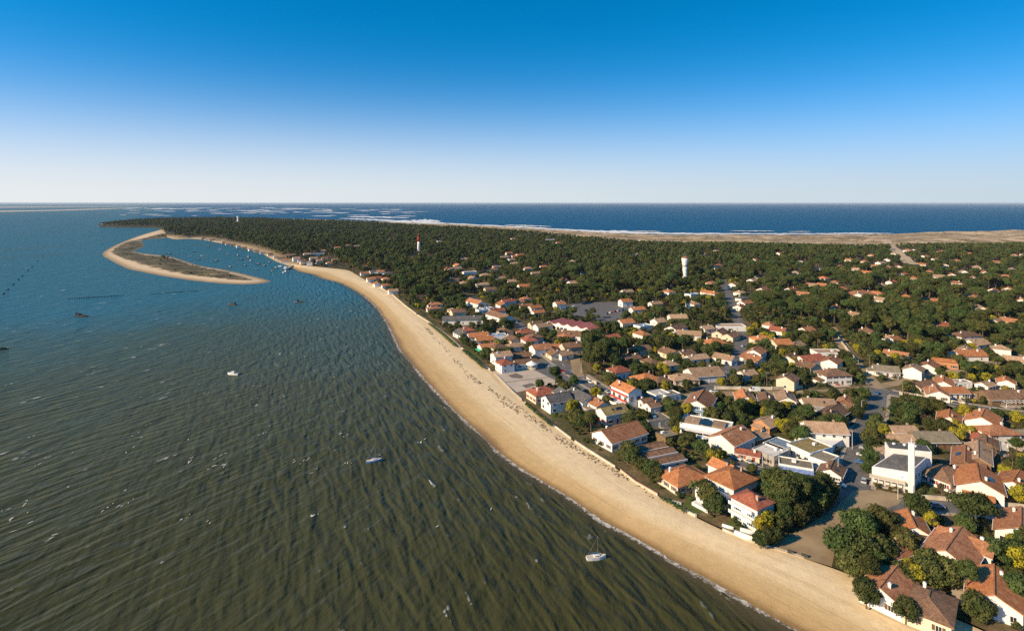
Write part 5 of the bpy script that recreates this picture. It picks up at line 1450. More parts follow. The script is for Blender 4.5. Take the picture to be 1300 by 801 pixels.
# clipped hedges
for hk, (px, hh, lab) in enumerate((([(880, 491), (893, 486), (906, 479)], 1.6, 'clipped green hedge beside the tan bungalow lawn'), ([(1165, 516), (1190, 520), (1222, 526)], 1.5, 'long hedge along the far side of the village road'), ([(668, 514), (684, 528), (700, 541)], 1.3, 'low hedge behind the sea wall of the slate villa'),
                                   ([(1107, 604), (1110, 590), (1113, 578)], 2.2, 'tall hedge between church and church street'), ([(588, 446), (604, 459), (614, 468)], 1.8, 'broad hedge behind the broken sea wall'), ([(545, 412), (560, 424), (578, 440)], 1.8, 'bushy hedge above the beach near the red hipped house'),
                                   ([(840, 634), (856, 642), (868, 650)], 1.2, 'low hedge above the weathered sea wall'), ([(1030, 500), (1060, 502), (1085, 503)], 1.6, 'hedge along the wall road before the crossroads'), ([(940, 524), (960, 526), (985, 527)], 1.6, 'garden hedge below the bright orange gabled house'), ([(1160, 640), (1168, 628), (1176, 616)], 1.4, 'hedge beside the church lawn'))):
    pts_ = [G(x, y).xy for x, y in px]; o0 = pts_[0]; mb = MB(); rh = random.Random(hk)
    for p_ in resample(pts_, .8): clump(mb, (p_.x - o0.x, p_.y - o0.y, hh * .52), hh * .62, rh, .4, 26, ICO1, .85)
    root = empty('hedge', (o0.x, o0.y, TOWN_Z)); mb.build('foliage', m_broad, root); tag(root, lab, 'hedge')
# ------------------------------------------------------------------ individuals for the ones that show largest, one mass for the rest
CAP = {'pine': 290, 'broad': 230, 'mimosa': 110, 'shrub': 120, 'umbrella': 9, 'bare': 30, 'palm': 9}
NAMES = {'pine': ('pine_tree', 'tree'), 'broad': ('evergreen_tree', 'tree'), 'mimosa': ('mimosa_tree', 'tree'), 'shrub': ('garden_shrub', 'shrub'), 'umbrella': ('umbrella_pine', 'tree'), 'bare': ('bare_tree', 'tree'), 'palm': ('palm_tree', 'palm')}
DESC = {'pine': 'dark green pine tree', 'broad': 'rounded evergreen tree', 'mimosa': 'yellow flowering mimosa', 'shrub': 'green garden shrub', 'umbrella': 'broad flat-topped umbrella pine', 'bare': 'leafless brown tree', 'palm': 'palm with arching fronds'}
LABH = [o for o in bpy.data.objects if o.get('category') in ('house', 'church', 'school', 'shed') and o.get('label')]
lhx = np.array([o.location.x for o in LABH]); lhy = np.array([o.location.y for o in LABH])
def short(lab):
    """the first words of a neighbour's label, cut before its own place"""
    for k in (' beside ', ' behind ', ' between ', ' along ', ' before ', ' facing ', ' near ', ' above ', ' south ', ' next ', ' at ', ' in ', ' on ', ' by ', ' among ', ' tucked ', ' against ', ' opposite ', ' beyond ', ' past ', ' below ', ' half ', ' standing ', ' towards ', ' deep ', ' under ', ' west ', ' east ', ', '):
        if k in lab: lab = lab.split(k)[0]
    w_ = lab.split()
    return ' '.join(w_[:9]).strip(',')
def near_label(x, y):
    d = (lhx - x) ** 2 + (lhy - y) ** 2; i = int(d.argmin())
    if d[i] < 26 ** 2 and not LABH[i].get('group'): return 'beside the ' + short(LABH[i]['label'])
    return place_of(x, y)
order = sorted(range(len(TREES)), key=lambda i: -(TREES[i][4] * PROTO[TREES[i][0], 2][TREES[i][6]][2]) / TREES[i][2] - (10 if TREES[i][7] else 0))
used = Counter(); rest = {}; made = []
def wood_name(x, y):
    for q, nm in zip(WOODS, ('in the large pine wood behind the town', 'in the dark grove by the market yard', 'in the forest below the lighthouse', 'in the grove beside the beach access road')):
        if in_poly(np.array([x]), np.array([y]), q)[0]: return nm
    return None
WOODH = [o for o in LABH if not o.get('group') and o.location.y > 230]
whx = np.array([o.location.x for o in WOODH]); why = np.array([o.location.y for o in WOODH])
def in_wood(x, y):
    w_ = wood_name(x, y)
    if w_ is None: return None
    if not w_.startswith('in the large'): return w_
    i = int(((whx - x) ** 2 + (why - y) ** 2).argmin())
    return 'in the large wood near the ' + ' '.join(short(WOODH[i]['label']).split()[:7])
for i in order:
    kd, x, y, z, s, rz, v, keep = TREES[i]
    onscreen = abs(HX + F * x / y - 650) < 680
    if used[kd] < CAP[kd] and y < 900 and onscreen:
        used[kd] += 1
        cm, tm, H_, R_ = PROTO[kd, 2][v]
        nm, cat = NAMES[kd]
        root = empty(nm, (x, y, z - .05), rz, s)
        put('trunk' if kd != 'shrub' else 'stem', tm, root); put('crown', cm, root)
        size = 'tall ' if s * H_ > {'pine': 12, 'broad': 7, 'mimosa': 6.4, 'shrub': 2.5}.get(kd, 99) else 'small ' if s * H_ < {'pine': 9, 'broad': 4.5, 'mimosa': 5, 'shrub': 1.6}.get(kd, 0) else ''
        lab = size + DESC[kd] + ' ' + ((in_wood(x, y) if kd == 'pine' else None) or near_label(x, y))
        tag(root, ' '.join(lab.split()[:16]), cat); made.append(root)
    else: rest.setdefault((kd, y), []).append(i)
cnt = Counter(o['label'] for o in made)
for o in made:
    if cnt[o['label']] > 1: o['group'] = o['label'].replace('tree', 'trees')

def mass(name, items, protos, kind='stuff'):
    """one object: points that carry a plant each (geometry nodes)"""
    me_ = bpy.data.meshes.new(name)
    me_.from_pydata([(x, y, z) for x, y, z, s, r_, v in items], [], [])
    for an, col_ in (('psize', 3), ('prot', 4)):
        attr(me_, an, [it[col_] for it in items])
    a = me_.attributes.new('pidx', 'INT', 'POINT'); a.data.foreach_set('value', np.array([it[5] % len(protos) for it in items], np.int32))
    o = put(name, me_)
    ng = bpy.data.node_groups.new(name, 'GeometryNodeTree')
    ng.interface.new_socket('Geometry', in_out='INPUT', socket_type='NodeSocketGeometry'); ng.interface.new_socket('Geometry', in_out='OUTPUT', socket_type='NodeSocketGeometry')
    nn_, ll = ng.nodes, ng.links
    gi, go = nn_.new('NodeGroupInput'), nn_.new('NodeGroupOutput')
    iop = nn_.new('GeometryNodeInstanceOnPoints'); jn = nn_.new('GeometryNodeJoinGeometry')
    for k, (pm, _t, _h, _r) in enumerate(protos):
        po = bpy.data.objects.new(name + '_plant', pm)
        oi = nn_.new('GeometryNodeObjectInfo'); oi.inputs['Object'].default_value = po; oi.inputs['As Instance'].default_value = True
        ll.new(oi.outputs['Geometry'], jn.inputs[0])
    def na(nm, ty):
        q = nn_.new('GeometryNodeInputNamedAttribute'); q.data_type = ty; q.inputs['Name'].default_value = nm; return q.outputs['Attribute']
    m2p = nn_.new('GeometryNodeMeshToPoints')
    ll.new(gi.outputs[0], m2p.inputs['Mesh']); ll.new(m2p.outputs['Points'], iop.inputs['Points'])
    ll.new(jn.outputs[0], iop.inputs['Instance'])
    iop.inputs['Pick Instance'].default_value = True
    ll.new(na('pidx', 'INT'), iop.inputs['Instance Index'])
    cx = nn_.new('ShaderNodeCombineXYZ'); ll.new(na('prot', 'FLOAT'), cx.inputs['Z'])
    ll.new(cx.outputs[0], iop.inputs['Rotation']); ll.new(na('psize', 'FLOAT'), iop.inputs['Scale'])
    ll.new(iop.outputs[0], go.inputs[0])
    md = o.modifiers.new('plants', 'NODES'); md.node_group = ng
    tag(o, kind=kind)
    return o
groups = {}
for (kd, _y), idx in rest.items():
    for i in idx:
        kd, x, y, z, s, rz, v, keep = TREES[i]
        lod = 1 if y < 850 else 0
        groups.setdefault((kd, lod), []).append((x, y, z - .05, s * PROTO[kd, 2][v][2] / PROTO[kd, lod][v % len(PROTO[kd, lod])][2], rz, v))
MN = {('pine', 1): 'pine_wood', ('pine', 0): 'pine_forest', ('broad', 1): 'garden_trees', ('broad', 0): 'forest_undergrowth', ('mimosa', 1): 'mimosa_thicket', ('mimosa', 0): 'mimosa_groves', ('shrub', 1): 'garden_shrubbery', ('shrub', 0): 'forest_shrubbery'}
for (kd, lod), items in groups.items():
    o = mass(MN.get((kd, lod), kd + '_mass'), items, PROTO[kd, lod])
print('TREES', len(TREES), dict(used), {k: len(v) for k, v in groups.items()})
# scrub on the dunes
it = []
X, Y = np.meshgrid(np.arange(-900, 2400, 15.0), np.arange(900, 3000, 15.0)); X = (X + rng.uniform(-7, 7, X.shape)).ravel(); Y = (Y + rng.uniform(-7, 7, Y.shape)).ravel()
k = in_poly(X, Y, [(p.x, p.y) for p in dune_poly]) & (np.abs(X) < Y); X, Y = X[k], Y[k]
zz = dune_h(X, Y); nz_ = vnoise(X, Y, 1 / 90, 4); do_ = seg_dist(X, Y, ocean_line); dd_ = seg_dist(X, Y, dune_line)
for x, y, z, q, a_, c_ in zip(X, Y, zz, nz_, do_, dd_):
    if a_ > 90 and rt.random() < .16 + q * .8 + max(0, .5 - c_ / 160): it.append((x, y, z, rt.uniform(.4, 1.0), rt.uniform(0, 6), rt.randrange(4)))
if it: mass('dune_scrub', it, [(q_[0].copy(), None, 0, 0) for q_ in PROTO['shrub', 0]])
m_scrub = foliage_mat('dry_scrub', (0.10, 0.075, 0.035), (0.16, 0.12, 0.055), .2)
for me_ in bpy.data.meshes:
    if me_.name.startswith('shrub_small.') and me_.users <= 1 and any(o_.data == me_ and o_.name.startswith('dune_scrub_plant') for o_ in bpy.data.objects): me_.materials[0] = m_scrub
# heath on the sand spit
it = []
X, Y = np.meshgrid(np.arange(-700, -100, 9.0), np.arange(620, 2300, 14.0)); X = (X + rng.uniform(-4, 4, X.shape)).ravel(); Y = (Y + rng.uniform(-6, 6, Y.shape)).ravel()
X = X * 2.2
k = in_poly(X, Y, [(p.x, p.y) for p in heath_poly]); X, Y = X[k], Y[k]
zz = spit_h(X, Y); nz_ = vnoise(X, Y, 1 / 60, 9)
for x, y, z, q in zip(X, Y, zz, nz_):
    if rt.random() < .35 + q * .8: it.append((x, y, z, rt.uniform(.5, 1.1) * (2.0 if q > .33 else 1), rt.uniform(0, 6), rt.randrange(4)))
if it: mass('heath_shrubs', it, PROTO['shrub', 0])
# ------------------------------------------------------------------ surf, foam, weed, sandbanks
m_foam = mat('sea_foam', (0.80, 0.80, 0.77), 0.8, (0.62, 0.64, 0.64), 0.05)
def streak(mb, x0, x1, y0, y1, thick, n=14, z=.25, rnd=random.Random(3)):
    """ragged patch of foam lying on the water"""
    top, bot = [], []
    z = .2 + .03 * (len(mb.f) // 8 % 60)
    for k in range(n + 1):
        t = k / n; e = math.sin(math.pi * min(1, max(0, t))) ** .6 if 0 < t < 1 else 0.02
        px = x0 + (x1 - x0) * t; py = y0 + (y1 - y0) * t + rnd.uniform(-.12, .12) * thick
        top.append(tuple(G(px, py - thick * .5 * e * rnd.uniform(.35, 1.2), z))); bot.append(tuple(G(px, py + thick * .5 * e * rnd.uniform(.35, 1.2), z)))
    for k in range(n): mb.quad(bot[k], bot[k + 1], top[k + 1], top[k])
rs = random.Random(9)
sf = MB()
for x0, x1, y0, y1, th in ((700, 860, 291.6, 296.9, 1.3), (820, 960, 296.6, 297.3, 1.4), (930, 1080, 297.2, 297.0, 1.3), (1040, 1135, 296.9, 296.4, 1.2), (560, 660, 285.2, 288.4, 1.3), (560, 700, 283.5, 290.2, 1.2), (600, 740, 285.5, 292.6, 1.3), (690, 800, 290.2, 296, 1.4), (735, 835, 293, 296.4, 2.4), (780, 900, 295.6, 297.0, 1.5), (835, 1000, 296.4, 297.0, 1.1), (960, 1060, 297, 296.6, 1.0), (1050, 1125, 296.4, 296.2, 1.2),
                           (455, 560, 278.6, 282.6, 1.5), (480, 600, 280.6, 285.2, 1.6), (520, 560, 279.5, 281, 2.2), (440, 520, 275.2, 276.6, 1.2), (430, 500, 277.4, 279.6, 1.0), (640, 700, 285.6, 287.6, .9), (800, 840, 293.4, 294, .7), (925, 985, 293.2, 293.4, .6), (1000, 1030, 294, 294, .5)):
    streak(sf, x0, x1, y0, y1, th * 1.5, 22, rnd=rs)
for _ in range(95):
    x = rs.uniform(150, 520); y = 263.5 + abs(rs.gauss(0, 1)) * 5.0 + max(0, (x - 300) * .012)
    if y > 275.5 + max(0, (x - 330) * .02): continue
    streak(sf, x, x + rs.uniform(6, 34), y, y + rs.uniform(-.1, .5), rs.uniform(.25, .8), 8, rnd=rs)
tag(sf.build('surf', m_foam), kind='stuff')

m_wash, n, l, b, pos = base_mat('shore_wash', .7, .3)
b.inputs['Base Color'].default_value = (.60, .54, .45, 1)
tr_ = n.new('ShaderNodeBsdfTransparent'); mxs = n.new('ShaderNodeMixShader')
fn = nnoise(n, l, pos, .55, 5, .7, 1.0)
cc = attr_node(n, 'core')
fac = maprange(n, l, mth(n, l, 'ADD', fn, mth(n, l, 'MULTIPLY', cc, .24)), .62, .78)
l.new(fac, mxs.inputs['Fac']); l.new(tr_.outputs[0], mxs.inputs[1]); l.new(b.outputs[0], mxs.inputs[2])
l.new(mxs.outputs[0], n['Material Output'].inputs['Surface'])
el = resample(smooth_line(edge_line, 2), 2.2)
vv, ff, cv = [], [], []
for k, p in enumerate(el):
    d = (el[min(k + 1, len(el) - 1)] - el[max(k - 1, 0)]).normalized(); nn = Vector((d.y, -d.x))
    w_ = (1.3 + 1.5 * mnoise.noise(Vector((p.x * .05, p.y * .05, 0)))) * (1 if p.y < 330 else .7)
    off = .9 * mnoise.noise(Vector((p.x * .12, p.y * .12, 7)))
    for j, (t_, c_) in enumerate(((-1.0, 0), (-.45, .8), (0, 1), (.5, .75), (1.1, 0))):
        q = p + nn * (off + t_ * w_); vv.append((q.x, q.y, .10 + (.10 if t_ < 0 else 0))); cv.append(c_)
for k in range(len(el) - 1):
    for j in range(4):
        a = k * 5 + j; ff.append((a, a + 1, a + 6, a + 5))
me = bpy.data.meshes.new('shore_foam'); me.from_pydata(vv, [], ff); me.materials.append(m_wash); me.update(); attr(me, 'core', cv)
tag(put('shore_foam', me), kind='stuff')

# pale shallows over the sand
m_shal, n, l, b, pos = base_mat('shallow_water', .4, .2)
b.inputs['Base Color'].default_value = (.15, .115, .055, 1)
tr_ = n.new('ShaderNodeBsdfTransparent'); mxs = n.new('ShaderNodeMixShader')
l.new(mth(n, l, 'MULTIPLY', attr_node(n, 'core'), maprange(n, l, nnoise(n, l, pos, .12, 4, .6, .5), .25, .7, .45, 1.0)), mxs.inputs['Fac']); l.new(tr_.outputs[0], mxs.inputs[1]); l.new(b.outputs[0], mxs.inputs[2])
l.new(mxs.outputs[0], n['Material Output'].inputs['Surface'])
vv, ff, cv = [], [], []
for k, p in enumerate(el):
    d = (el[min(k + 1, len(el) - 1)] - el[max(k - 1, 0)]).normalized(); nn = Vector((d.y, -d.x))
    nn = nn if True else nn
    wv_ = 6.5 + 3.5 * mnoise.noise(Vector((p.x * .02, p.y * .02, 3)))
    for t_, c_ in ((-.5, .75), (.6, .7), (wv_ * .45, .35), (wv_, 0)):
        q = p - nn * t_; vv.append((q.x, q.y, .05)); cv.append(c_)
for k in range(len(el) - 1):
    for j in range(3):
        a = k * 4 + j; ff.append((a, a + 1, a + 5, a + 4))
me = bpy.data.meshes.new('shallows'); me.from_pydata(vv, [], ff); me.materials.append(m_shal); me.update(); attr(me, 'core', cv)
tag(put('shallows', me), kind='stuff')
# whitecaps scattered over the bay
wc = MB(); m_cap = mat('whitecap', (0.66, 0.64, 0.58), .8)
spots = [(322, 490), (325, 505), (326, 493), (350, 463), (388, 452), (452, 467), (420, 514), (430, 551), (437, 553), (390, 585), (384, 586), (372, 586), (537, 558), (533, 560), (185, 553), (175, 551), (240, 582), (236, 590), (232, 659), (237, 655), (67, 684), (140, 642), (177, 628), (158, 641), (285, 591), (282, 577), (443, 587), (327, 515), (328, 520), (264, 447), (82, 363), (205, 379), (150, 357), (284, 590), (620, 650), (555, 668), (300, 432), (345, 452), (372, 448), (100, 570), (30, 640), (60, 580), (210, 500), (245, 470), (440, 440), (405, 430), (180, 440), (120, 470)]
for _ in range(25): spots.append((rs.uniform(10, 470), 385 + rs.random() ** .8 * 300))
for x, y in spots:
    q0 = G(x, y, .12)
    if q0.x > np.interp(q0.y, [p.y for p in el[::-1]], [p.x for p in el[::-1]]) - 15: continue
    a0 = R(rs.uniform(55, 100))
    for _ in range(rs.randrange(1, 4)):
        cx_, cy_ = q0.x + rs.gauss(0, .8), q0.y + rs.gauss(0, 1.6); L_ = rs.uniform(.25, 1.1); w_ = rs.uniform(.08, .26); a_ = a0 + rs.uniform(-.5, .5)
        pts = []
        for j in range(8):
            t_ = j / 8 * 2 * math.pi; u_, v_ = L_ * math.cos(t_) * rs.uniform(.7, 1.2), w_ * math.sin(t_) * rs.uniform(.5, 1.4)
            pts.append((cx_ + u_ * math.cos(a_) - v_ * math.sin(a_), cy_ + u_ * math.sin(a_) + v_ * math.cos(a_), .12 + .004 * (len(wc.f) % 40)))
        wc.poly(pts)
tag(wc.build('whitecaps', m_cap), kind='stuff')
m_weed = mat('dry_weed', (0.075, 0.05, 0.028), 0.95, (0.12, 0.08, 0.045), 2)
wd = MB()
weed = [[(629, 500.5), (642, 513.6), (661, 526), (684, 537), (700, 552), (717, 563), (736, 573.5), (755, 584), (768, 591)], [(538, 412), (554, 432), (566, 443), (580, 460), (598, 478), (618, 492), (629, 500.5)], [(640, 505), (668, 524), (700, 548), (745, 582)], [(768, 591), (800, 612), (850, 642), (900, 668)]]
for wi, wl2 in enumerate(weed):
    for p in resample([G(x, y, 2.2).xy for x, y in wl2], .5):
        if mnoise.noise(Vector((p.x * .09, p.y * .09, wi))) + rs.uniform(-.5, .5) < (.05 if wi < 2 else .3): continue
        for _ in range(rs.randrange(1, 4)):
            a = rs.uniform(0, 6.3); r_ = rs.uniform(.12, .5); cx_, cy_ = p.x + rs.gauss(0, .8), p.y + rs.gauss(0, 1.0)
            zc = 2.1
            pts = [(cx_ + r_ * rs.uniform(.6, 1.2) * math.cos(a + j * 1.05), cy_ + r_ * rs.uniform(.6, 1.2) * math.sin(a + j * 1.05)) for j in range(6)]
            wd.prism([(x, y, zc - .3) for x, y in pts], [(cx_ + (x - cx_) * .6, cy_ + (y - cy_) * .6, zc + rs.uniform(.38, .62)) for x, y in pts])
# drop the weed onto the sand
from mathutils.bvhtree import BVHTree
bo_ = bpy.data.objects['beach']
bvh = BVHTree.FromPolygons([tuple(v.co) for v in bo_.data.vertices], [tuple(p.vertices) for p in bo_.data.polygons])
cache = []
for x, y, z in wd.v:
    hit = bvh.ray_cast(Vector((x, y, 20)), Vector((0, 0, -1)))
    cache.append((x, y, (hit[0].z if hit[0] else 2.4) + (z - 2.3) * .45 + .05))
wd.v = cache
tag(wd.build('seaweed', m_weed), kind='stuff')
m_bank = mat('sandbank_sand', (0.55, 0.46, 0.34), .9, (0.48, 0.4, 0.3), .001)
for nm, q in (('sandbank', [(-60, 268.2), (0, 267.6), (60, 266.9), (110, 265.4), (150, 264.3), (176, 263.6), (150, 265.0), (110, 266.6), (60, 268.0), (0, 269.2), (-60, 270)]),
              ('sandbank', [(-60, 263.0), (0, 262.6), (70, 262.4), (140, 262.0), (190, 261.6), (140, 262.6), (70, 263.2), (0, 263.8), (-60, 264.2)])):
    mb = MB(); mb.poly([tuple(G(x, y, .6)) for x, y in q]); o = mb.build(nm, m_bank)
    if o.data.polygons[0].normal.z < 0: o.data.flip_normals()
    tag(o, kind='structure')

# ------------------------------------------------------------------ boats
m_hullw = mat('hull_white', (0.76, 0.75, 0.72), .35, spec=.5); m_hullb = mat('hull_blue', (0.10, 0.26, 0.46), .35, spec=.5); m_hulld = mat('hull_dark', (0.035, 0.035, 0.035), .6); m_deck = mat('deck', (0.55, 0.5, 0.42), .7, (0.45, 0.4, 0.33), 2); m_cover = mat('boat_cover_blue', (0.05, 0.13, 0.32), .8)
def boat(px, py, L, ang, hull, label, kind='motor', group=None, z=.0, loc=None, name=None, upside=False):
    p = loc or G(px, py, 0)
    root = empty(name or {'sail': 'sailing_boat', 'motor': 'motor_boat', 'barge': 'oyster_barge', 'dinghy': 'dinghy'}[kind], (p.x, p.y, z), R(ang))
    Wd = L * (.34 if kind != 'barge' else .36); Hh_ = L * .13 if kind != 'barge' else L * .09
    hb = MB(); secs = []
    for k in range(9):
        t = k / 8; x = -L / 2 + L * t
        wk = Wd / 2 * ((1 - max(0, (t - .55) / .45) ** 2.0) if kind != 'barge' else (1 if t < .8 else 1 - (t - .8) * 2.2)) * (.82 + .18 * min(1, t * 4))
        wk = max(wk, .03); sh = Hh_ * (1 + .45 * t * t)
        secs.append([(x, -wk, sh), (x, -wk * .82, -Hh_ * .15), (x, 0, -Hh_ * .5), (x, wk * .82, -Hh_ * .15), (x, wk, sh)])
    for s in secs: hb.v += s
    for k in range(8):
        for j in range(4): hb.f.append((k * 5 + j, k * 5 + j + 1, (k + 1) * 5 + j + 1, (k + 1) * 5 + j))
    hb.f.append((0, 1, 2, 3, 4)); ho = hb.build('hull', hull, root, False)
    dk = MB(); ins = .92
    for k in range(8): dk.quad(*[(a[0] * .985, a[1] * ins, a[2] - .06 * Hh_) for a in (secs[k][0], secs[k + 1][0], secs[k + 1][4], secs[k][4])])
    dk.build('deck', m_deck if not upside else hull, root)
    if kind in ('motor', 'sail'):
        c_ = MB(); c0, c1, cw, ch = (-.12 * L, .22 * L, Wd * .32, Hh_ * (1.1 if kind == 'motor' else .55))
        c_.prism([(c0, -cw, Hh_), (c1, -cw * .75, Hh_ * 1.1), (c1, cw * .75, Hh_ * 1.1), (c0, cw, Hh_)], [(c0, -cw * .85, Hh_ + ch), (c1 - L * .07, -cw * .6, Hh_ + ch), (c1 - L * .07, cw * .6, Hh_ + ch), (c0, cw * .85, Hh_ + ch)])
        co = c_.build('cabin', m_hullw, root)
        g_ = MB(); g_.box(c0 + .05 * L, c1 - .09 * L, -cw * .93, cw * .93, Hh_ + ch * .45, Hh_ + ch * .8); g_.build('cabin_window', m_glass, co)
    if kind == 'sail':
        mb = MB(); mb.tube([(.08 * L, 0, Hh_), (.08 * L, 0, L * 1.15)], [.06, .035], 5); ms = mb.build('mast', m_metal, root)
        mb = MB(); mb.tube([(.08 * L, 0, Hh_ + 1.1), (-.32 * L, 0, Hh_ + 1.0)], [.09, .09], 5); mb.build('boom', m_cover, ms)
        mb = MB()
        for e in ((.5 * L, 0), (-.48 * L, 0)): mb.tube([(e[0], e[1], Hh_ * 1.2), (.08 * L, 0, L * 1.12)], [.015, .015], 3)
        mb.build('stays', m_metal, ms)
    if kind == 'motor':
        mb = MB(); mb.box(-L / 2 - .35, -L / 2 + .05, -.22, .22, -.3, Hh_ + .5); mb.build('outboard', m_hulld, root)
    if kind == 'barge':
        mb = MB(); mb.box(-L * .38, -L * .16, -Wd * .3, Wd * .3, Hh_, Hh_ + 2.1); co = mb.build('wheelhouse', m_hulld, root)
        mb = MB()
        for k in range(4): mb.box(-L * .05 + k * L * .1, L * .02 + k * L * .1, -Wd * .3, Wd * .3, Hh_, Hh_ + .5 + .2 * (k % 2))
        mb.build('oyster_sacks', m_weed, root)
    if upside: root.rotation_euler = (R(180), 0, R(ang)); root.location.z += Hh_ * 1.2
    tag(root, label, 'boat', group)
    return root
boat(475, 586, 6.0, 18, m_hullb, 'blue hulled sailing boat at anchor off the long beach', 'sail')
boat(296, 475.5, 7.0, 170, m_hullw, 'small pale motor boat alone on the open green water', 'motor')
boat(757, 709, 5.6, 8, m_hullw, 'white sailing boat moored just off the near beach', 'sail')
boat(104, 402, 10, 0, m_hulld, 'dark oyster barge, the larger of two moored together', 'barge'); boat(100, 400.5, 6, 20, m_hulld, 'small dark tender lying beside the larger oyster barge', 'barge')
boat(295, 387.5, 9, 165, m_hulld, 'dark oyster barge on the open water before the sand spit tip', 'barge'); boat(381, 384, 8, 10, m_hulld, 'dark oyster barge near the bend of the beach', 'barge'); boat(376, 383.6, 4, 30, m_hullw, 'tiny pale dinghy beside the dark barge near the beach bend', 'dinghy')
boat(1, 444, 8, 30, m_hulld, 'dark oyster barge far out from the beach', 'barge')
boat(363, 346, 11, 60, m_hullw, 'white cabin boat moored off the jetty head', 'motor')
for k, (x, y, c_) in enumerate(((214.8, 322.5, 1), (241, 326.5, 0), (256.6, 325, 0), (289, 323.5, 1), (274, 332, 1), (291.6, 339.5, 1), (306, 330.5, 1), (302, 325, 1), (328, 336, 1), (252, 330, 1), (342, 333.5, 1), (325, 343, 1), (335, 338, 1), (350, 341, 1), (300, 318.5, 1), (315, 327, 1), (232, 316, 1), (265, 314, 1), (280, 317, 0), (318, 332, 1), (345, 345, 1), (356, 338.5, 0), (247, 320, 1), (311, 338, 1))):
    boat(x, y, rs.uniform(6, 9), rs.uniform(-20, 60), (m_hullw, m_hulld)[c_], ('white boat moored in the lagoon behind the sand spit', 'dark boat moored in the lagoon behind the sand spit')[c_], ('sail', 'motor')[k % 2] if not c_ else 'motor', ('white boats moored in the lagoon', 'dark boats moored in the lagoon')[c_])
for x, y, a, L, up, lab in ((944, 682, -40, 5, True, 'white upturned boat on the grass above the low sea wall'), (924, 670, -35, 3.2, True, 'small white upturned dinghy behind the low sea wall'), (949, 676, -30, 4, True, 'second upturned boat beside the white upturned boat'), (859, 639, -30, 3, False, 'pale dinghy lying below the palm garden'), (819, 585, -50, 8, False, 'long white boat standing ashore by the boat sheds')):
    p = G(x, y); boat(0, 0, L, a, m_hullw, lab, 'dinghy', z=TOWN_Z + .12 + (.35 if L > 7 else 0), loc=p, upside=up)
# oyster racks: dark rows standing in the shallows
m_rack = mat('rack_wood', (0.03, 0.028, 0.022), .9)
rk = MB()
for k in range(6):
    rk.box(-5 + k * 2 - .15, -5 + k * 2 + .15, -.5, -.2, -.6, .9 + .2 * (k % 2)); rk.box(-5 + k * 2 - .15, -5 + k * 2 + .15, .2, .5, -.6, .9)
rkm = rk.mesh('stakes', m_rack); rk = MB(); rk.box(-5.3, 5.3, -.5, .5, .2, .34); rkt = rk.mesh('rack_top', m_rack)
for (a, b_, n_, lab) in (((4, 374), (60, 320), 9, 'dark oyster rack in the long row far from the beach'), ((92, 379.5), (157, 375.5), 7, 'dark oyster rack in the row before the sand spit'), ((200, 373), (256, 369), 4, 'half sunken oyster rack off the tip of the sand spit')):
    for k in range(n_):
        t = (k + rs.uniform(-.2, .2)) / n_; q = G(a[0] + (b_[0] - a[0]) * t, a[1] + (b_[1] - a[1]) * t, 0); d = G(*b_, 0) - G(*a, 0)
        e = empty('oyster_rack', q, math.atan2(d.y, d.x)); put('stakes', rkm, e); put('rack_top', rkt, e); tag(e, lab, 'rack', lab.replace('rack', 'racks'))
# jetty at the pier village
p0, p1 = G(371, 337.5, 1).xy, G(361.5, 342.5, 1).xy
root = empty('jetty', (p0.x, p0.y, 0), math.atan2(p1.y - p0.y, p1.x - p0.x)); Lj = (p1 - p0).length
mb = MB(); mb.box(0, Lj, -2, 2, 1.8, 2.15); mb.build('deck', m_deck, root)
for k in range(7):
    for s in (-1, 1): mb = MB(); mb.tube([(Lj * (k + .3) / 6.6, s * 1.7, -1.5), (Lj * (k + .3) / 6.6, s * 1.7, 3)], [.25, .25], 6); mb.build('pile', m_rack, root)
mb = MB(); mb.box(Lj - 9, Lj - 1, -1.8, 1.8, 2.151, 5); mb.build('shelter', WALLM['white'], root)
tag(root, 'wooden jetty with a white shelter at the sandy point', 'jetty')

# ------------------------------------------------------------------ cars
def car_meshes(col_):
    mp_ = mat('car_paint', col_, .25, spec=.6)
    b_ = MB()
    prof = [(-2.0, .32), (-2.05, .75), (-1.85, .98), (.75, .98), (1.75, .82), (2.02, .62), (2.0, .32)]
    for s0, s1, sc0, sc1 in ((-.86, .86, 1, 1),):
        n_ = len(prof); i = 0
        b_.v += [(x, -.80, z) for x, z in prof] + [(x, -.86, z * .9 + .03) for x, z in prof][:0] + [(x, .80, z) for x, z in prof]
        for k in range(n_): b_.f.append((k, (k + 1) % n_, n_ + (k + 1) % n_, n_ + k))
        b_.f += [tuple(range(n_))[::-1], tuple(range(n_, 2 * n_))]
    body = b_.mesh('body', mp_)
    c_ = MB(); lo = [(-1.85, -.76, .975), (.78, -.76, .975), (.78, .76, .975), (-1.85, .76, .975)]; hi = [(-1.45, -.6, 1.42), (.1, -.6, 1.45), (.1, .6, 1.45), (-1.45, .6, 1.42)]
    c_.prism(lo, hi); glass = c_.mesh('windows', m_glass)
    r_ = MB(); r_.prism([(x * 1.0, y * 1.02, z - .02) for x, y, z in hi], [(x * .95, y * .95, z + .04) for x, y, z in hi]); roof = r_.mesh('roof', mp_)
    return body, glass, roof
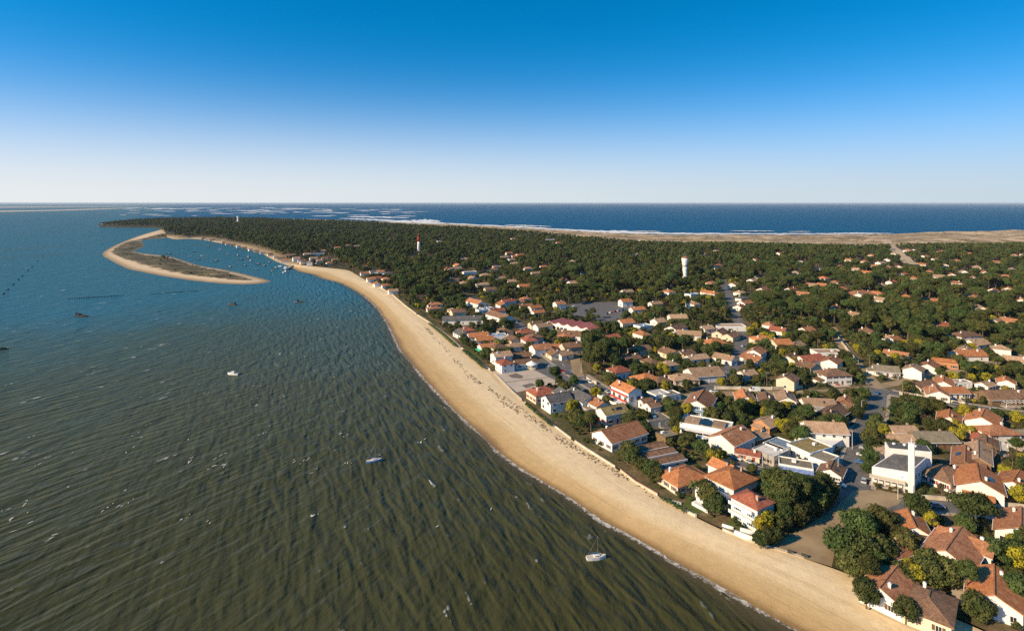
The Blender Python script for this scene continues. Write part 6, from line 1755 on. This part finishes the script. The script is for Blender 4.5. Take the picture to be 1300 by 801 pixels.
def van_meshes():
    mp_ = mat('van_paint', (0.75, 0.75, 0.73), .3, spec=.5)
    b_ = MB(); prof = [(-2.6, .35), (-2.65, 2.25), (1.2, 2.3), (1.9, 1.35), (2.55, 1.1), (2.6, .35)]; n_ = len(prof)
    b_.v += [(x, -.95, z) for x, z in prof] + [(x, .95, z) for x, z in prof]
    for k in range(n_): b_.f.append((k, (k + 1) % n_, n_ + (k + 1) % n_, n_ + k))
    b_.f += [tuple(range(n_))[::-1], tuple(range(n_, 2 * n_))]
    g_ = MB(); g_.quad((1.28, -.85, 2.2), (1.28, .85, 2.2), (1.92, .85, 1.38), (1.92, -.85, 1.38)); g_.v = [(x + .03, y, z + .03) for x, y, z in g_.v]
    for s in (-1, 1): g_.box(.5, 1.35, s * .955 - .01, s * .955 + .01, 1.35, 2.0)
    r_ = MB(); r_.box(-2.4, 1.0, -.85, .85, 2.28, 2.33)
    return b_.mesh('body', mp_), g_.mesh('windows', m_glass), r_.mesh('roof', mp_)
whl = MB(); whl.tube([(0, -.11, 0), (0, .11, 0)], [.32, .32], 10); WHEEL = whl.mesh('wheel', mat('tyre', (0.02, 0.02, 0.02), .8))
whl = MB(); whl.tube([(0, -.12, 0), (0, .12, 0)], [.18, .18], 8); RIM = whl.mesh('rim', mat('rim_metal', (0.45, 0.45, 0.46), .4, metal=.6))
CARS = {'white': car_meshes((0.74, 0.74, 0.72)), 'silver': car_meshes((0.42, 0.43, 0.44)), 'black': car_meshes((0.03, 0.03, 0.035)), 'blue': car_meshes((0.05, 0.14, 0.32)), 'red': car_meshes((0.42, 0.04, 0.03)), 'grey': car_meshes((0.15, 0.155, 0.16)), 'van': van_meshes()}
road_lines = [(r_[1], r_[0]) for r_ in ROADS]
def car(px, py, c_, lab, turn=0, group=None):
    p = G(px, py)
    best = None
    for line, _n in road_lines:
        for a, b_ in zip(line[:-1], line[1:]):
            d = ((a + b_) / 2 - p.xy).length
            if best is None or d < best[0]: best = (d, math.atan2(b_.y - a.y, b_.x - a.x))
    root = empty('van' if c_ == 'van' else 'car', (p.x, p.y, TOWN_Z + .065), best[1] + R(turn))
    for nm, me_ in zip(('body', 'windows', 'roof'), CARS[c_]): put(nm, me_, root)
    for x in ((-1.25, 1.3) if c_ != 'van' else (-1.6, 1.7)):
        for s in (-1, 1): w = put('wheel', WHEEL, root, (x, s * (.76 if c_ != 'van' else .9), .32)); put('rim', RIM, w)
    tag(root, lab, 'van' if c_ == 'van' else 'car', group)
car(912, 570.5, 'van', 'white delivery van parked in front of the market hall'); car(894, 563, 'van', 'white van in the shade beside the long white restaurant'); car(890, 558, 'silver', 'silver car beside the white van in the restaurant shade')
car(936, 583, 'white', 'white car on main street opposite the red roofed stall'); car(954, 589, 'silver', 'silver car on main street before the white roofed corner shop'); car(868, 548, 'blue', 'blue car on main street by the grey garage')
car(1092, 588, 'blue', 'blue car parked on church street, first beside the church hedge', 90); car(1095, 579, 'white', 'white car parked on church street beside the blue car', 90); car(1098, 570.5, 'silver', 'silver car parked on church street in the shade', 90); car(1101, 562, 'grey', 'grey car parked on church street by the yellow mimosa', 90); car(1068, 600, 'black', 'black car at the corner of church street and main street')
car(1097, 612, 'silver', 'silver car waiting in front of the church porch'); car(1066, 617, 'white', 'white car pulling out of main street by the church'); car(1113, 500, 'blue', 'blue car turning at the crossroads'); car(958, 497, 'van', 'white van passing the long white garden wall'); car(906, 498, 'white', 'white car on the wall road near the bend'); car(1101, 488, 'grey', 'grey car at the crossroads by the inn', 30)
car(1062, 488, 'red', 'red car parked in front of the crossroads inn', 60); car(1050, 489, 'white', 'white car parked in front of the crossroads inn', 60); car(749, 486, 'white', 'white car in the market yard beside the short white wall'); car(772, 499, 'silver', 'silver car on main street below the hotel'); car(728, 391.5, 'van', 'white van alone in the car park')
for k, (x, y, c_) in enumerate(((770, 399, 'grey'), (775, 397.5, 'white'), (780, 396, 'red'), (785, 395, 'silver'), (790, 394, 'blue'), (744, 395, 'black'))): car(x, y, c_, c_ + ' car parked in the car park behind the school')
for k, (x, y, c_) in enumerate(((700, 466, 'silver'), (707, 469, 'black'), (714, 472, 'red'), (721, 475, 'grey'))): car(x, y, c_, c_ + ' car parked in the market yard beside the paved square', 80)
car(942, 440, 'silver', 'silver car driving down pine avenue'); car(935, 463, 'blue', 'blue car at the foot of pine avenue'); car(928, 476, 'white', 'white car at the curve below pine avenue'); car(1215, 514, 'grey', 'grey car on the village road before the long wall'); car(1078, 453, 'black', 'black car on the walled lane into the wood'); car(814, 524, 'red', 'red car on main street beside the small shops'); car(850, 538, 'white', 'white car on main street near the flat grey garage')
car(1245, 650, 'blue', 'blue car parked on garden street before the big orange villa')

for x, y, c_, lab in ((655, 409, 'silver', 'silver car on the upper main street by the long brown row'), (668, 419, 'red', 'red car on the upper main street past the long brown row'), (682, 434, 'white', 'white car on the upper main street above the market yard'), (758, 494, 'black', 'black car on main street beside the long slate building'),
                      (790, 511, 'blue', 'blue car on main street in front of the hotel terrace'), (830, 531, 'silver', 'silver car on main street opposite the grey garage'), (920, 577, 'grey', 'grey car on main street behind the delivery van'), (990, 600, 'red', 'red car on main street by the blue awning'), (1160, 506, 'silver', 'silver car on the village road by the wall openings'),
                      (1264, 522, 'white', 'white car on the village road before the very wide bungalow'), (1104, 552, 'black', 'black car on church street under the hedge trees'), (1000, 500, 'red', 'red car on the wall road beside the pink-tan house'), (1190, 644, 'silver', 'silver car on garden street by the garden wall')):
    car(x, y, c_, lab)
# ------------------------------------------------------------------ poles, posts, blocks
m_pole = mat('pole_wood', (0.20, 0.17, 0.14), .9); m_concrete = mat('pole_concrete', (0.45, 0.42, 0.38), .9)
def pole(px, py, h, lab, lamp=False, group=None):
    p = G(px, py); root = empty('utility_pole' if not lamp else 'street_lamp', p)
    mb = MB(); mb.tube([(0, 0, -.3), (0, 0, h)], [.16, .10], 6); mb.build('post', m_concrete if lamp else m_pole, root)
    if lamp:
        mb = MB(); mb.tube([(0, 0, h), (.5, 0, h + .25), (1.3, 0, h + .3)], [.06, .05, .05], 5); ar = mb.build('arm', m_concrete, root)
        mb = MB(); mb.box(1.1, 1.8, -.14, .14, h + .2, h + .32); mb.build('lamp_head', m_metal, ar)
    else:
        mb = MB(); mb.box(-.9, .9, -.06, .06, h - .7, h - .58); cr = mb.build('crossarm', m_pole, root)
        for u in (-.8, 0, .8): mb = MB(); mb.tube([(u, 0, h - .58), (u, 0, h - .38)], [.05, .04], 5); mb.build('insulator', m_trim, cr)
    tag(root, lab, 'pole' if not lamp else 'lamp', group)
for px, py, h, lab in ((922.6, 492, 9, 'wooden utility pole at the end of the long white garden wall'), (973.5, 493.5, 9, 'wooden utility pole halfway along the long white garden wall'), (1021, 480, 9, 'wooden utility pole in the trees behind the long garden wall'), (1146, 502, 10, 'tall pole at the start of the village road wall'),
                       (1225, 513, 10, 'tall pole at the end of the village road wall'), (1290, 517, 10, 'utility pole beside the very wide bungalow'), (1150, 479, 9, 'utility pole on the wood road'), (924, 402, 9, 'utility pole high up on pine avenue'), (938, 411, 9, 'utility pole beside the long flat block on pine avenue'), (1104, 470, 9, 'utility pole at the walled lane'), (1073, 485, 8, 'utility pole beside the crossroads inn'),
                       (936, 432, 9, 'utility pole by the orange bungalow on pine avenue'), (1213, 494, 9, 'utility pole behind the low orange cross wing'), (672, 500, 6, 'thin pole on the sea wall by the square'), (751, 506, 8, 'utility pole on main street below the hotel')):
    pole(px, py, h, lab)
for px, py, lab in ((738, 474, 'street lamp at the market yard'), (805, 513, 'street lamp by the small gabled shops'), (880, 549, 'street lamp before the long white restaurant'), (925, 574, 'street lamp beside the market hall'), (968, 592, 'street lamp before the corner shop'), (1064, 607, 'street lamp where main street meets church street'), (1082, 570, 'street lamp midway along church street'), (1094, 528, 'street lamp on the shaded end of church street'), (1140, 634, 'street lamp in front of the church tower'), (1180, 508, 'street lamp on the village road'), (692, 453, 'street lamp at the upper corner of the market yard'), (640, 401, 'street lamp on the upper main street')):
    pole(px, py, 7, lab, True)
m_block = mat('dark_block', (0.05, 0.045, 0.04), .9)
for px, py, lab in ((1004, 701.5, 'dark concrete block closing the beach access, beside the trees'), (1022, 706.5, 'dark concrete block closing the beach access, nearer the road end')):
    p = G(px, py); mb = MB(); mb.prism([(-.9, -.3, -.2), (.9, -.3, -.2), (.9, .3, -.2), (-.9, .3, -.2)], [(-.8, -.2, .7), (.8, -.2, .7), (.8, .2, .7), (-.8, .2, .7)]); o = mb.build('concrete_block', m_block); o.location = p; o.rotation_euler = (0, 0, R(-35)); tag(o, lab, 'block')

# ------------------------------------------------------------------ air
hb = MB(); hb.box(-160000, 160000, -400, 158000, -1.5, 103)
hz_o = hb.build('haze', None)
mh = bpy.data.materials.new('haze_air'); mh.use_nodes = True
nn_, ll = mh.node_tree.nodes, mh.node_tree.links
for q in list(nn_):
    if q.type != 'OUTPUT_MATERIAL': nn_.remove(q)
pv = nn_.new('ShaderNodeVolumePrincipled'); pv.inputs['Color'].default_value = (0.74, 0.87, 1.0, 1); pv.inputs['Density'].default_value = 2.1e-5; pv.inputs['Anisotropy'].default_value = 0.0
ll.new(pv.outputs[0], nn_['Material Output'].inputs['Volume'])
hz_o.data.materials.clear(); hz_o.data.materials.append(mh)
tag(hz_o, kind='stuff')
